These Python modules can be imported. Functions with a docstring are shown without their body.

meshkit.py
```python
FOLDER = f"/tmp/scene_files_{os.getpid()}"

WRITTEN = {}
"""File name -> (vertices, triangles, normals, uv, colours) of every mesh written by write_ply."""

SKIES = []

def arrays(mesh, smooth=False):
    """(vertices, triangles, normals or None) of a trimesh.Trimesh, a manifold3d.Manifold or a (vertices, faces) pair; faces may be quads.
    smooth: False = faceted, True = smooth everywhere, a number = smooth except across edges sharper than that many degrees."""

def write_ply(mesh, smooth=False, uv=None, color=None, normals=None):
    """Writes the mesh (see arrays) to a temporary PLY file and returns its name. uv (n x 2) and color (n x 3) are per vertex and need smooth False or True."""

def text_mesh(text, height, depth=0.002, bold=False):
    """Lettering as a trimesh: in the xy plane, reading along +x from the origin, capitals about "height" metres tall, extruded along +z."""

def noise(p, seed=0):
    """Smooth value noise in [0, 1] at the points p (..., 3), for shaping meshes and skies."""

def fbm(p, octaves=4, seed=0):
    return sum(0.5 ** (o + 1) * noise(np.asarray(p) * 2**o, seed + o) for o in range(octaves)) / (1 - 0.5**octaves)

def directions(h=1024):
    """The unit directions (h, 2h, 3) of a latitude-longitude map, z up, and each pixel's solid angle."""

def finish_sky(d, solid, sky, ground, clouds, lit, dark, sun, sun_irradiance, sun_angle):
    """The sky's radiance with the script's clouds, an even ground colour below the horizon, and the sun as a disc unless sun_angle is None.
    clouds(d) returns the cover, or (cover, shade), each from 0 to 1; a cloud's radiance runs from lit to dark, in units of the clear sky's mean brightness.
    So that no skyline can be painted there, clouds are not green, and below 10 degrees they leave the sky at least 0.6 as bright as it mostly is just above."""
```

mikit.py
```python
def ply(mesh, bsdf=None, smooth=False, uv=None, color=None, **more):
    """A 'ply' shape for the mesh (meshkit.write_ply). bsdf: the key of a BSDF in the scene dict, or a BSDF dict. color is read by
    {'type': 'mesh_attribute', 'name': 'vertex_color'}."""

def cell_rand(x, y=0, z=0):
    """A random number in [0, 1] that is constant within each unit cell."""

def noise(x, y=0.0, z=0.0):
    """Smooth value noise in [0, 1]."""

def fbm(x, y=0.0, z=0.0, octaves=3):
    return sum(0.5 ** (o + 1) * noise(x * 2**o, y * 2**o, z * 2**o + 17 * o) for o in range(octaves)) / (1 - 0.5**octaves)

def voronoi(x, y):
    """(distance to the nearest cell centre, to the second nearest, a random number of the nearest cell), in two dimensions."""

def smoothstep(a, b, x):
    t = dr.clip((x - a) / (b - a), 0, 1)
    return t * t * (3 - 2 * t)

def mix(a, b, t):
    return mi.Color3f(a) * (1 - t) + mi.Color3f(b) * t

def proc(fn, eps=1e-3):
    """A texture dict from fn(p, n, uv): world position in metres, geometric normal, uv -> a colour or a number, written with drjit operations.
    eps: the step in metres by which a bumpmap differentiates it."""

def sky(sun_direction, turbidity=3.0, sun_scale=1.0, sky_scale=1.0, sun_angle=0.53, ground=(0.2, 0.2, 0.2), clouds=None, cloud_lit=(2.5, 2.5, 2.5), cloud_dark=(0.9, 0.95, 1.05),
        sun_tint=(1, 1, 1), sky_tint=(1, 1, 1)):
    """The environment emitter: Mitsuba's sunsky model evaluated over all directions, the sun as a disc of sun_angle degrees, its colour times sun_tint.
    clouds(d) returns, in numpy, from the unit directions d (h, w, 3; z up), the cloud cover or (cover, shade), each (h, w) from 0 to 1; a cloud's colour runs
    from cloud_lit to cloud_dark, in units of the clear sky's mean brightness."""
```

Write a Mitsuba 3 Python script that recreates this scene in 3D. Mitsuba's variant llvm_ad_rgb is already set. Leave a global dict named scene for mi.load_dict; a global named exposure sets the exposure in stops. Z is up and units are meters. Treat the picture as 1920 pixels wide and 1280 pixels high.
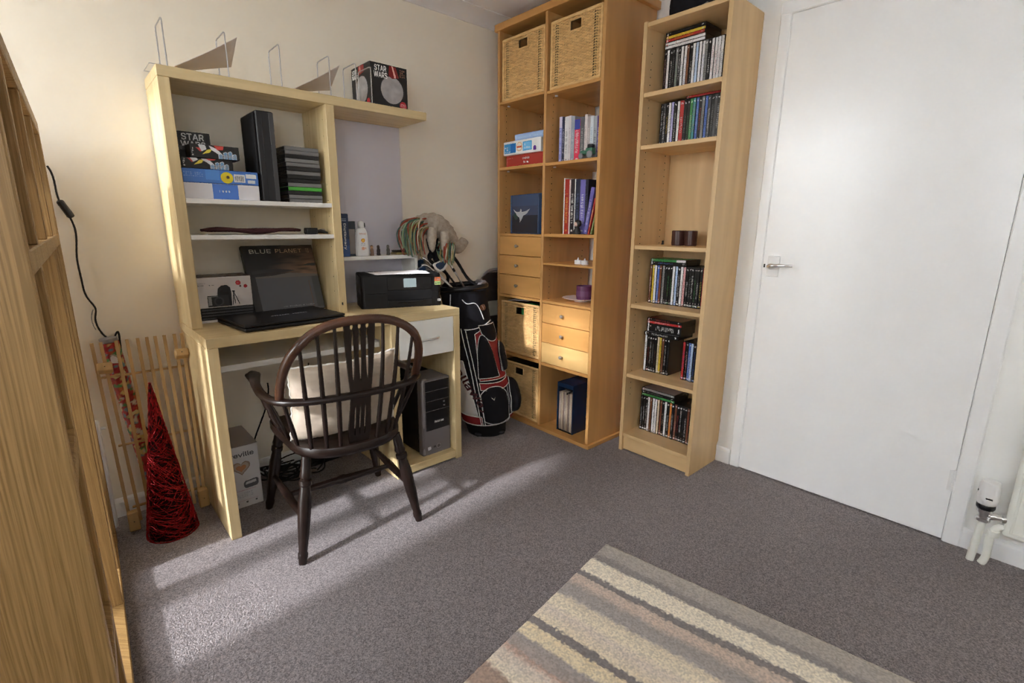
import math, random, numpy as np, trimesh, mitsuba as mi, drjit as dr, mikit, meshkit
from mikit import proc, noise, fbm, smoothstep, mix, cell_rand, voronoi
from shapely.geometry import Polygon, Point, box as sbox
from shapely import affinity
T = mi.ScalarTransform4f
rng = random.Random(7)
scene, labels = {}, {}
A = np.array

# ------------------------------------------------------------------ camera, sky, sun, exposure
CAM, RT, UP, FW = A([-0.331, -2.3778, 1.1434]), A([0.74205, -0.6703, 0.00785]), A([0.14515, 0.1721, 0.97433]), A([0.65444, 0.72186, -0.225])
scene['camera'] = {'type': 'perspective', 'fov': 2 * math.degrees(math.atan(960 / 933.5)), 'fov_axis': 'x', 'near_clip': 0.01, 'far_clip': 200,
                   'to_world': T().look_at(origin=CAM.tolist(), target=(CAM + FW).tolist(), up=UP.tolist())}
scene['sky'] = mikit.sky((-1.9, -0.15, 1.0), turbidity=3.0, sun_scale=0.115, sky_scale=1.0, sun_angle=3.6, ground=(0.30, 0.29, 0.25), sky_tint=(0.97, 1.0, 1.04), sun_tint=(0.70, 0.91, 1.46),
                         clouds=lambda d: (0.75 + 0 * d[..., 0], 0 * d[..., 0]), cloud_lit=(2.95, 2.98, 3.05))
exposure = 5.6

# ------------------------------------------------------------------ colours and materials
def lin(r, g, b):
    c = A([r, g, b], float) / 255
    return np.where(c <= .04045, c / 12.92, ((c + .055) / 1.055) ** 2.4).tolist()
def rgb(c): return {'type': 'rgb', 'value': [float(x) for x in c]}
def prin(c, rough=.5, **k):
    return {'type': 'twosided', 'bsdf': {'type': 'principled', 'base_color': c if isinstance(c, dict) else rgb(c), 'roughness': rough, **k}}
def mat(name, c, rough=.5, **k): scene['m_' + name] = prin(c, rough, **k)
def bump(name, c, rough, fn, scale, eps=1e-3, **k):
    scene['m_' + name] = {'type': 'twosided', 'bsdf': {'type': 'bumpmap', 'arbitrary': proc(fn, eps), 'scale': scale, 'bsdf': {'type': 'principled', 'base_color': c if isinstance(c, dict) else rgb(c), 'roughness': rough, **k}}}

def wood(c1, c2, fx, fz, axis='z', amt=1.0):
    def f(p, n, uv):
        q = {'z': (p.x, p.y, p.z), 'x': (p.y, p.z, p.x), 'y': (p.x, p.z, p.y)}[axis]
        w = fbm(q[0] * 6, q[1] * 6, q[2] * 1.5, 2) * 2.0
        g = fbm(q[0] * fx + w, q[1] * fx + w, q[2] * fz, 3)
        return mix(c1, c2, dr.clip((g - .5) * 2.2 * amt + .5, 0, 1))
    return proc(f)
mat('desk', wood((.56, .43, .225), (.64, .50, .275), 70, 2.5), .42)
mat('desk_top', wood((.56, .43, .225), (.64, .50, .275), 70, 2.5, 'x'), .38)
mat('maple', wood((.47, .238, .078), (.57, .305, .108), 22, 1.6), .38)
mat('maple_y', wood((.51, .252, .075), (.61, .32, .107), 22, 1.6, 'y'), .36)
mat('maple_pale', wood((.56, .34, .125), (.66, .42, .17), 22, 1.6, 'y'), .36)
mat('billy', wood((.56, .37, .18), (.63, .43, .22), 24, 1.4), .42)
mat('billy_y', wood((.58, .385, .185), (.65, .445, .23), 24, 1.4, 'y'), .42)
def oakfn(p, n, uv):
    w = fbm(p.x * 5, p.y * 5, p.z * 1.6, 3)
    a = (p.x + p.y) * 1.0
    ring = noise(a * 430 + w * 16, p.z * 3.0 + a * 6, 1.0)
    pore = noise(a * 1100 + w * 24, p.z * 22)
    t = dr.clip(1.35 * (ring - .5) + .9 * (pore - .5) + .55, 0, 1)
    return mix((.225, .130, .044), (.345, .210, .082), t)
mat('oak', proc(oakfn), .45)
def chairwood(p, n, uv):
    return mix((.005, .0024, .0019), (.014, .0058, .0038), fbm(p.x * 25, p.y * 25, p.z * 14, 3))
mat('chair', proc(chairwood), .32, specular=.4, clearcoat=.15, clearcoat_gloss=.8)
mat('chair_warm', proc(lambda p, n, uv: mix((.026, .009, .0045), (.075, .027, .012), fbm(p.x * 30, p.y * 30, p.z * 20, 3))), .3, specular=.6, clearcoat=.35, clearcoat_gloss=.8)
def carpet(p, n, uv):
    s = noise(p.x * 520, p.y * 520) * .5 + noise(p.x * 300 + 9, p.y * 300) * .5
    l = fbm(p.x * 2.2 + 4, p.y * 2.2, 0, 3)
    t = dr.clip((s - .5) * 1.7 + .5, 0, 1)
    return mix((.124, .110, .112), (.310, .279, .279), t) * (.86 + .28 * l)
bump('carpet', proc(carpet), .95, lambda p, n, uv: noise(p.x * 380, p.y * 380), .0025, 1e-3, specular=.15)
def plaster(p, n, uv): return fbm(p.x * 14, p.y * 14, p.z * 14, 3)
bump('wall', (.80, .745, .64), .75, plaster, .004, 4e-3, specular=.3)
bump('ceiling', (.70, .67, .66), .9, lambda p, n, uv: fbm(p.x * 30, p.y * 30, 0, 2), .01, 4e-3)
mat('white_paint', (.87, .875, .88), .25, specular=.6)
mat('wall_white', (.85, .85, .83), .5)
mat('radiator', (.84, .845, .79), .3)
mat('white_lam', (.74, .74, .71), .4)
mat('board', (.60, .58, .64), .3)
mat('white_plastic', (.80, .80, .80), .35)
mat('black', (.006, .006, .007), .4, specular=.35)
mat('black_gloss', (.005, .005, .006), .16)
mat('black_matte', (.008, .008, .009), .8, specular=.25)
mat('black_cloth', (.007, .007, .010), .85, specular=.25)
mat('dark_grey', (.018, .018, .020), .5, specular=.35)
mat('mid_grey', (.20, .20, .21), .55)
mat('tower_strip', (.045, .045, .048), .4)
mat('navy_plastic', (.008, .025, .065), .3)
mat('silver', (.55, .55, .56), .3, metallic=.8)
mat('chrome', (.80, .80, .80), .12, metallic=1.0)
mat('wire', (.50, .50, .52), .25, metallic=.9)
mat('tower_grey', (.16, .145, .15), .4)
mat('knob', (.30, .26, .22), .45, metallic=.5)
mat('edge_silver', (.30, .29, .31), .35, metallic=.5)
mat('pine', wood((.40, .25, .10), (.52, .34, .15), 60, 3), .5)
mat('paper', (.78, .77, .78), .8)
mat('paper_buff', (.66, .60, .55), .85)
mat('cushion', proc(lambda p, n, uv: mix((.44, .355, .275), (.54, .455, .37), fbm(p.x * 40, p.y * 40, p.z * 40, 3))), .9, sheen=.3)
mat('cushion_trim', (.78, .76, .72), .9)
mat('maroon', (.045, .010, .012), .8)
mat('red_cloth', (.20, .014, .018), .75)
mat('white_cloth', (.55, .55, .54), .75)
mat('piping', (.62, .62, .62), .6)
mat('beige_knit', proc(lambda p, n, uv: mix((.26, .21, .16), (.46, .40, .33), fbm(p.x * 70, p.y * 70, p.z * 70, 3))), .95)
mat('yarn_red', (.26, .045, .025), .9); mat('yarn_green', (.17, .25, .15), .9); mat('yarn_cream', (.42, .36, .27), .9); mat('yarn_olive', (.21, .18, .07), .9); mat('yarn_teal', (.05, .10, .085), .9)
mat('glitter', (.27, .0035, .007), .3, metallic=.6)
mat('glitter_bright', (.75, .02, .03), .16, metallic=.9)
mat('glitter_core', (.014, .0008, .0012), .8, specular=.08)
mat('wicker', proc(lambda p, n, uv: mix((.52, .30, .105), (.84, .58, .27), fbm(p.x * 45, p.y * 45, p.z * 120, 2))), .55)
mat('wicker_dark', (.045, .022, .008), .9)
mat('wax_purple', (.13, .035, .10), .25, clearcoat=.6)
mat('wax_brown', (.055, .022, .018), .3)
mat('china', (.80, .74, .74), .25)
mat('leather', (.018, .014, .014), .5)
mat('print', {'type': 'mesh_attribute', 'name': 'vertex_color'}, .42)
mat('case', {'type': 'mesh_attribute', 'name': 'vertex_color'}, .25)
mat('screen', (.30, .38, .40), .2)
STR = [(0.0, .27, .235, .195), (.075, .25, .22, .20), (.085, .155, .135, .135), (.105, .15, .135, .135), (.115, .56, .48, .34), (.18, .58, .50, .36), (.188, .125, .105, .11), (.208, .125, .105, .11), (.214, .40, .29, .22), (.245, .42, .30, .23),
       (.275, .22, .19, .18), (.315, .24, .21, .20), (.33, .50, .41, .27), (.37, .58, .48, .31), (.40, .50, .40, .31), (.45, .56, .45, .28), (.456, .12, .10, .105), (.478, .12, .10, .105), (.484, .55, .42, .21), (.525, .56, .45, .25), (.535, .24, .20, .19), (.575, .26, .20, .18),
       (.585, .36, .20, .14), (.605, .48, .38, .30), (.66, .56, .47, .33), (.672, .27, .155, .10), (.735, .29, .17, .115), (.75, .52, .44, .31), (.82, .22, .20, .20), (.9, .5, .42, .3), (1.3, .5, .42, .3)]
def rugcol(p, n, uv):
    s = uv.x + .010 * (noise(uv.y * 9, uv.x * 30) - .5) + .012 * (noise(uv.x * 140, uv.y * 140) - .5)
    c = mi.Color3f(*STR[0][1:])
    for a, b in zip(STR, STR[1:]):
        t = dr.clip((s - a[0]) / max(b[0] - a[0], 1e-4), 0, 1)
        c = dr.select(s > a[0], mix(a[1:], b[1:], t), c)
    return c * (.90 + .64 * noise(uv.x * 230, uv.y * 230))
_rc = rugcol
def rugcol2(p, n, uv):
    c = _rc(p, n, uv); return mix(c, mi.Color3f(mi.luminance(c)), .34) * 1.02 + mi.Color3f(.100, .093, .082)
mat('rug', proc(rugcol2), .95, specular=.1)

# ------------------------------------------------------------------ helpers
def nkey(k):
    if k not in scene and k not in labels and k not in used: return k
    i = 1
    while f'{k}_{i:03d}' in scene or f'{k}_{i:03d}' in labels or f'{k}_{i:03d}' in used: i += 1
    return f'{k}_{i:03d}'
used = set()
def thing(name, label, cat, group=None):
    k = nkey(name); used.add(k); labels[k] = {'label': label, 'category': cat}
    if group: labels[k]['group'] = group
    return k
def obj(name, mesh, m, parent=None, smooth=False, color=None, label=None, uv=None, stuff=False):
    k = nkey((parent + '__' if parent else '') + name); used.add(k)
    if color is not None and smooth not in (True, False): mesh = trimesh.graph.smooth_shade(mesh, angle=math.radians(smooth), facet_minarea=None); smooth = True
    if color is not None and (isinstance(color, tuple) or isinstance(color, list)): color = np.tile(A(color, float), (len(mesh.vertices), 1))
    scene[k] = mikit.ply(mesh, 'm_' + m, smooth, uv=uv, color=color)
    if label or stuff: labels.setdefault(k, {})
    if label: labels[k]['label'] = label
    if stuff: labels[k]['kind'] = 'stuff'
    return k
def solo(name, label, cat, mesh, m, group=None, **k):
    key = obj(name, mesh, m, None, **k); labels.setdefault(key, {}).update({'label': label, 'category': cat})
    if group: labels[key]['group'] = group
    return key
def struct(name, label, mesh, m, **k):
    key = obj(name, mesh, m, None, **k); labels[key] = {'label': label, 'category': name.split('_')[0], 'kind': 'structure'}
    return key
CAT = trimesh.util.concatenate
def cb(x0, x1, y0, y1, z0, z1, ch=.0015):
    lo, hi = A([min(x0, x1), min(y0, y1), min(z0, z1)], float), A([max(x0, x1), max(y0, y1), max(z0, z1)], float)
    ch = min(ch, .3 * (hi - lo).min())
    P = []
    for sx in (0, 1):
        for sy in (0, 1):
            for sz in (0, 1):
                c = A([(lo, hi)[sx][0], (lo, hi)[sy][1], (lo, hi)[sz][2]]); d = A([1 - 2 * sx, 1 - 2 * sy, 1 - 2 * sz]) * ch
                for a in range(3): q = c + d; q[a] = c[a]; P.append(q)
    return trimesh.convex.convex_hull(A(P))
def rbox(x0, x1, y0, y1, z0, z1, r, n=3):
    import manifold3d as m3
    s = trimesh.creation.icosphere(n - 1 if n > 1 else 1, r)
    P = CAT([s.copy().apply_translation([x, y, z]) for x in (x0 + r, x1 - r) for y in (y0 + r, y1 - r) for z in (z0 + r, z1 - r)])
    return trimesh.convex.convex_hull(P.vertices)
def prism(poly, d, ch=0):
    return trimesh.creation.extrude_polygon(poly, d, engine='earcut')
def frame(mesh, o, u, v):
    u, v = A(u, float), A(v, float); u /= np.linalg.norm(u); v /= np.linalg.norm(v); w = np.cross(u, v)
    M = np.eye(4); M[:3, 0], M[:3, 1], M[:3, 2], M[:3, 3] = u, v, w, o
    m = mesh.copy(); m.apply_transform(M); return m
def place(mesh, x, y, z, deg=0):
    m = mesh.copy(); m.apply_transform(trimesh.transformations.rotation_matrix(math.radians(deg), [0, 0, 1])); m.apply_translation([x, y, z]); return m
def spline(P, n):
    from scipy.interpolate import CubicSpline
    P = A(P, float); s = np.r_[0, np.cumsum(np.linalg.norm(np.diff(P, axis=0), axis=1))]
    return CubicSpline(s, P)(np.linspace(0, s[-1], n))
def tube(P, r, sides=8, flat=None, up=(0, 0, 1), closed=False):
    P = A(P, float); n = len(P); r = np.broadcast_to(A(r, float), (n,)); f = np.broadcast_to(A(1.0 if flat is None else flat, float), (n,))
    t = np.gradient(P, axis=0) if not closed else np.roll(P, -1, 0) - np.roll(P, 1, 0)
    t /= np.linalg.norm(t, axis=1, keepdims=True) + 1e-12
    if flat is None:
        a = np.cross(t[0], [0, 0, 1.0] if abs(t[0][2]) < .9 else [1.0, 0, 0]); L = []
        for k in range(n):
            a = a - t[k] * (a @ t[k]); a /= np.linalg.norm(a) + 1e-12; L.append(a)
        a = A(L)
    else:
        a = np.cross(t, A(up, float)); a /= np.linalg.norm(a, axis=1, keepdims=True) + 1e-12
    b = np.cross(a, t); g = np.arange(sides) * 2 * np.pi / sides
    V = P[:, None] + r[:, None, None] * (np.cos(g)[None, :, None] * a[:, None] + np.sin(g)[None, :, None] * b[:, None] * f[:, None, None])
    F = []
    for i in range(n if closed else n - 1):
        for j in range(sides):
            p, q, w, x = i * sides + j, i * sides + (j + 1) % sides, ((i + 1) % n) * sides + (j + 1) % sides, ((i + 1) % n) * sides + j
            F += [[p, w, q], [p, x, w]]
    V = V.reshape(-1, 3)
    if not closed:
        V = np.vstack([V, P[0], P[-1]]); c0, c1 = len(V) - 2, len(V) - 1; o = (n - 1) * sides
        for j in range(sides): F += [[c0, j, (j + 1) % sides], [c1, o + (j + 1) % sides, o + j]]
    return trimesh.Trimesh(V, F, process=False)
def rod(p, q, prof, sides=10):
    p, q = A(p, float), A(q, float)
    return tube([p + (q - p) * t for t, _ in prof], [r for _, r in prof], sides)
def lathe(prof, x=0, y=0, z=0, n=32):
    m = trimesh.creation.revolve(A(prof, float), sections=n); m.apply_translation([x, y, z]); return m
def loft(rings, cap=True):
    k = len(rings[0]); V = np.vstack(rings); F = []
    for i in range(len(rings) - 1):
        for j in range(k):
            p, q, w, x = i * k + j, i * k + (j + 1) % k, (i + 1) * k + (j + 1) % k, (i + 1) * k + j
            F += [[p, q, w], [p, w, x]]
    if cap:
        V = np.vstack([V, A(rings[0]).mean(0), A(rings[-1]).mean(0)]); c0, c1, o = len(V) - 2, len(V) - 1, (len(rings) - 1) * k
        for j in range(k): F += [[c0, (j + 1) % k, j], [c1, o + j, o + (j + 1) % k]]
    return trimesh.Trimesh(V, F, process=False)
def text(t, h, bold=False, depth=.0006): return meshkit.text_mesh(t, h, depth, bold)
def fit_text(t, w, h, bold=False, depth=.0006):
    m = text(t, h, bold, depth); b = m.bounds; m.apply_translation([-b[0][0], -b[0][1], 0]); s = m.extents
    m.apply_scale([w / s[0], h / s[1], 1]); return m
class Print:
    """coloured print on a face: shapes in face coordinates (u right, v up, origin at lower left), each a little prouder than the last"""
    def __init__(s, o, u, v): s.o, s.u, s.v, s.m, s.c, s.k = o, u, v, [], [], 0
    def add(s, mesh, col, z=None):
        s.k += 1; m = mesh.copy(); m.apply_translation([0, 0, .0002 + .00012 * s.k if z is None else z]); s.m.append(m); s.c.append(np.tile(A(col, float), (len(m.vertices), 1))); return s
    def rect(s, x, y, w, h, col): return s.add(cbx(x, x + w, y, y + h), col)
    def poly(s, pts, col): return s.add(prism(Polygon(pts), .0003), col)
    def disc(s, x, y, r, col, n=28, ry=None): return s.poly([(x + r * math.cos(a), y + (ry or r) * math.sin(a)) for a in np.arange(n) * 2 * math.pi / n], col)
    def text(s, t, x, y, w, h, col, bold=False, rot=0):
        m = fit_text(t, w, h, bold, .0004)
        if rot: m.apply_transform(trimesh.transformations.rotation_matrix(math.radians(rot), [0, 0, 1]))
        m.apply_translation([x, y, 0]); return s.add(m, col)
    def blur(s, x, y, w, h, col, bg, rows=1, seed=0, cols=None):
        """print too small to read: rows of short marks"""
        r = random.Random(seed)
        for i in range(rows):
            n = cols or max(3, int(w / (h / rows) * .9)); yy = y + h * i / rows
            for j in range(n):
                if r.random() < .78: t = r.uniform(.35, 1); s.rect(x + w * j / n, yy + h / rows * .12, w / n * r.uniform(.55, .85), h / rows * r.uniform(.45, .75), [a * t + b * (1 - t) for a, b in zip(col, bg)]); s.k -= 1
        s.k += 1; return s
    def done(s, name, parent, m='print', label=None):
        return obj(name, frame(CAT(s.m), s.o, s.u, s.v), m, parent, color=np.vstack(s.c), label=label)
def cbx(x0, x1, y0, y1, d=.0003):
    m = trimesh.creation.box((x1 - x0, y1 - y0, d)); m.apply_translation([(x0 + x1) / 2, (y0 + y1) / 2, d / 2]); return m
WHITE, BLK = (.82, .82, .82), (.006, .006, .007)
EX, EY, EZ = A([1., 0, 0]), A([0, 1., 0]), A([0, 0, 1.])

# ------------------------------------------------------------------ the room
XL, XR, YF, ZC = -1.02, 2.012, -4.10, 2.26
def wall_with_hole(axis, c, a0, a1, z0, z1, holes, th=.2):
    poly = sbox(a0, z0, a1, z1)
    for h in holes: poly = poly.difference(sbox(*h))
    m = prism(poly, th)
    return frame(m, (0, c, 0), EX, EZ) if axis == 'y' else frame(m, (c, 0, 0), EY, EZ)
W1, W3, W2 = (-1.10, .03, -.37, 2.20), (-.365, 1.46, -.06, 2.20), (-3.75, 1.10, -2.05, 2.22)
struct('floor', 'grey brown speckled fitted carpet over the whole floor', cb(XL - .25, XR + .25, YF - .25, .25, -.1, 0, 0), 'carpet')
struct('ceiling', 'pale textured ceiling above the cabinets', cb(XL - .25, XR + .25, YF - .25, .25, ZC, ZC + .1, 0), 'ceiling')
struct('wall_back', 'cream painted wall behind the desk', cb(XL - .25, XR + .25, 0, .2, 0, ZC, 0), 'wall')
struct('wall_left', 'cream wall with the window behind the oak shelf unit', wall_with_hole('x', XL - .2, YF, 0, 0, ZC, [W1, W2, W3]), 'wall')
struct('wall_front', 'cream wall behind the viewpoint', wall_with_hole('y', YF, XL, XR, 0, ZC, []), 'wall')
DL, DR, DT = -1.467, -2.234, 1.982
struct('wall_right', 'white wall round the door and behind the bookcases', wall_with_hole('x', XR, YF, 0, 0, ZC, [(DR - .004, -.01, DL + .004, DT + .004)]), 'wall_white')
m = frame(prism(Polygon([(0, 0), (0, -.055)] + [(.006 + .078 * (1 - math.cos(a)), -.055 + .048 * math.sin(a)) for a in np.linspace(0, math.pi / 2, 10)] + [(.092, -.006), (.092, 0)]), XR - XL), (XR, 0, ZC), (0, -1, 0), EZ)
struct('trim_1', 'white coved cornice along the top of the back wall', m, 'ceiling', smooth=30)
m = frame(prism(Polygon([(0, 0), (0, -.055)] + [(.006 + .078 * (1 - math.cos(a)), -.055 + .048 * math.sin(a)) for a in np.linspace(0, math.pi / 2, 10)] + [(.092, -.006), (.092, 0)]), 3.4), (XR, -3.43, ZC), (-1, 0, 0), EZ)
struct('trim_2', 'white coved cornice along the top of the door wall', m, 'ceiling', smooth=30)
def skirt(L): return prism(Polygon([(0, 0), (.014, 0), (.014, .060), (.011, .070), (.006, .076), (0, .076)]), L)
struct('baseboard_back', 'low white skirting board along the back wall', frame(skirt(XR - XL - .02), (XR - .005, 0, 0), (0, -1, 0), EZ), 'white_paint')
struct('baseboard_right', 'white skirting board between the narrow bookcase and the door', frame(skirt(1.41), (XR, -1.416, 0), (-1, 0, 0), EZ), 'white_paint')
struct('baseboard_right_001', 'white skirting board under the radiator', frame(skirt(1.1), (XR, -3.385, 0), (-1, 0, 0), EZ), 'white_paint')
# door: leaf, frame, handle, hinges
d = struct('door_1', 'plain white flush door in the right wall', cb(2.0, 2.04, DR + .0004, DL - .0004, .006, DT - .0004, .001), 'white_paint')
pl = obj('handle_plate', cb(1.994, 2.0003, -1.5375, -1.4875, .937, 1.027, .002), 'white_plastic', d, label='white rectangular handle plate')
lev = spline([(1.992, -1.503, .982), (1.965, -1.504, .983), (1.951, -1.512, .985), (1.950, -1.54, .988), (1.952, -1.58, .990), (1.957, -1.603, .990)], 26)
obj('handle_lever', tube(lev, np.interp(np.linspace(0, 1, 26), [0, .2, .5, 1], [.0085, .0085, .008, .005]), 10), 'chrome', d, smooth=40, label='polished chrome lever handle')
obj('handle_rose', frame(lathe([(0, 0), (.013, 0), (.013, .004), (.010, .006), (0, .006)], n=24), (1.994, -1.503, .982), -EY, EZ).copy(), 'chrome', d, smooth=30)
for z in (.245, 1.72):
    h = obj('hinge', CAT([cb(1.9965, 1.9999, DR + .001, DR + .016, z - .04, z + .04, .0005), tube([(1.997, DR + .001, z - .042), (1.997, DR + .001, z + .042)], .0045, 8)]), 'white_plastic', d)
obj('latch', cb(1.9988, 1.9999, DL - .010, DL - .004, .975, .990, .0003), 'dark_grey', d)
struct('trim_3', 'white door frame on the bookcase side', cb(1.997, XR + .002, DL + .0010, DL + .046, 0, DT + .05, .004), 'white_paint')
struct('trim_4', 'white door frame on the hinge side beside the radiator', cb(1.990, XR + .002, DR - .052, DR - .0012, 0, DT + .05, .004), 'white_paint')
struct('trim_5', 'white door frame above the door', cb(1.993, XR + .002, DR - .05, DL + .046, DT + .0010, DT + .05, .004), 'white_paint')
struct('trim_6', 'white stop behind the door', CAT([cb(2.042, 2.08, DR - .003, DL + .003, 0, DT + .02, 0)]), 'white_paint')
def window(name, axis, c, hole, nm, label):
    a0, z0, a1, z1 = hole; B = []
    def bar(p0, p1, q0, q1): B.append(cb(c - .09, c - .03, p0, p1, q0, q1, .004) if axis == 'x' else cb(p0, p1, c - .09, c - .03, q0, q1, .004))
    bar(a0, a0 + .05, z0, z1); bar(a1 - .05, a1, z0, z1); bar(a0, a1, z0, z0 + .05); bar(a0, a1, z1 - .05, z1)
    for k in range(1, nm): x = a0 + (a1 - a0) * k / nm; bar(x - .03, x + .03, z0, z1)
    return struct(name, label, CAT(B), 'white_paint')
window('window_1', 'x', XL, W1, 2, 'white framed patio window in the left wall')
window('window_3', 'x', XL, W3, 1, 'small white framed high window near the back wall')
window('window_2', 'x', XL, W2, 2, 'white framed window in the left wall near the viewpoint')
n = 160; yy_ = np.linspace(W2[0] - .06, W2[2] + .06, n); xx_ = XL + .045 + .014 * np.sin(yy_ * 75)
V = np.vstack([np.stack([xx_, yy_, np.full(n, z_)], 1) for z_ in (1.02, 2.24)]); F = [q for i in range(n - 1) for q in ([i, i + 1, n + i + 1], [i, n + i + 1, n + i])]
scene['m_net'] = {'type': 'principledthin', 'base_color': rgb((.86, .88, .90)), 'roughness': .8, 'diff_trans': 1.7}
struct('trim_7', 'white net curtain over the window near the viewpoint', trimesh.Trimesh(V, F, process=False), 'net', smooth=True)

# radiator beside the door, with thermostatic valve and two pipes
r = thing('radiator', 'white panel radiator with thermostatic valve beside the door', 'radiator')
ry0, ry1, rz0, rz1 = -3.25, -2.385, .125, .66
obj('panel', rbox(1.925, 1.96, ry0, ry1, rz0, rz1, .012), 'radiator', r, smooth=40)
F = [cb(1.9185, 1.926, ry0 + .07 + i * .0717, ry0 + .115 + i * .0717, rz0 + .05, rz1 - .05, .0035) for i in range(10)]
obj('pressed_flutes', CAT(F), 'radiator', r)
obj('rim', CAT([cb(1.9215, 1.926, ry0 + .02, ry1 - .016, rz0 + .018, rz0 + .026, .002), cb(1.9215, 1.926, ry1 - .024, ry1 - .016, rz0 + .018, rz1 - .02, .002)]), 'radiator', r)
obj('bracket', cb(1.9602, XR - .001, ry0 + .1, ry0 + .14, .2, .6), 'radiator', r); obj('bracket', cb(1.9602, XR - .001, ry1 - .14, ry1 - .1, .2, .6), 'radiator', r)
vx, vy = 1.93, -2.331
obj('valve_head', lathe([(0, .088), (.014, .088), (.024, .083), (.0275, .070), (.0290, .03), (.0280, .006), (.024, 0), (0, 0)], vx, vy, .224, 32), 'white_plastic', r, smooth=40, label='white thermostatic valve head')
obj('valve_collar', lathe([(0, 0), (.0225, 0), (.0255, .006), (.0255, .014), (.0235, .018), (0, .018)], vx, vy, .2055, 28), 'black', r, smooth=40, label='black valve collar')
obj('valve_mark', cb(vx - .0302, vx - .0270, vy - .014, vy + .004, .250, .2545, .0005), 'black', r); obj('valve_mark', cb(vx - .014, vx - .004, vy + .0255, vy + .0285, .268, .273, .0005), 'black', r)
obj('valve_body', CAT([lathe([(0, 0), (.016, 0), (.020, .003), (.020, .012), (.0145, .015), (.0145, .032), (.0215, .035), (.0215, .047), (0, .047)], vx, vy, .158, 28), rod((vx, vy, .182), (1.943, -2.386, .182), [(0, .011), (.25, .011), (.26, .0165), (.5, .0165), (.52, .012), (.8, .012), (.82, .016), (1, .016)], 16)]), 'chrome', r, smooth=40, label='chrome valve body')
obj('pipe', tube([(vx, vy, .160), (vx, vy + .003, .10), (vx + .002, vy + .008, 0.0)], .0115, 14), 'radiator', r, smooth=40, label='white painted pipe')
obj('pipe', CAT([tube(spline([(1.943, -2.388, .148), (1.940, -2.374, .148), (1.938, -2.366, .136), (1.936, -2.360, .06), (1.932, -2.352, 0.0)], 16), .0115, 14), lathe([(0, 0), (.0165, 0), (.0165, .020), (0, .020)], 1.9375, -2.3645, .112, 18)]), 'radiator', r, smooth=40, label='white painted pipe')

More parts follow.
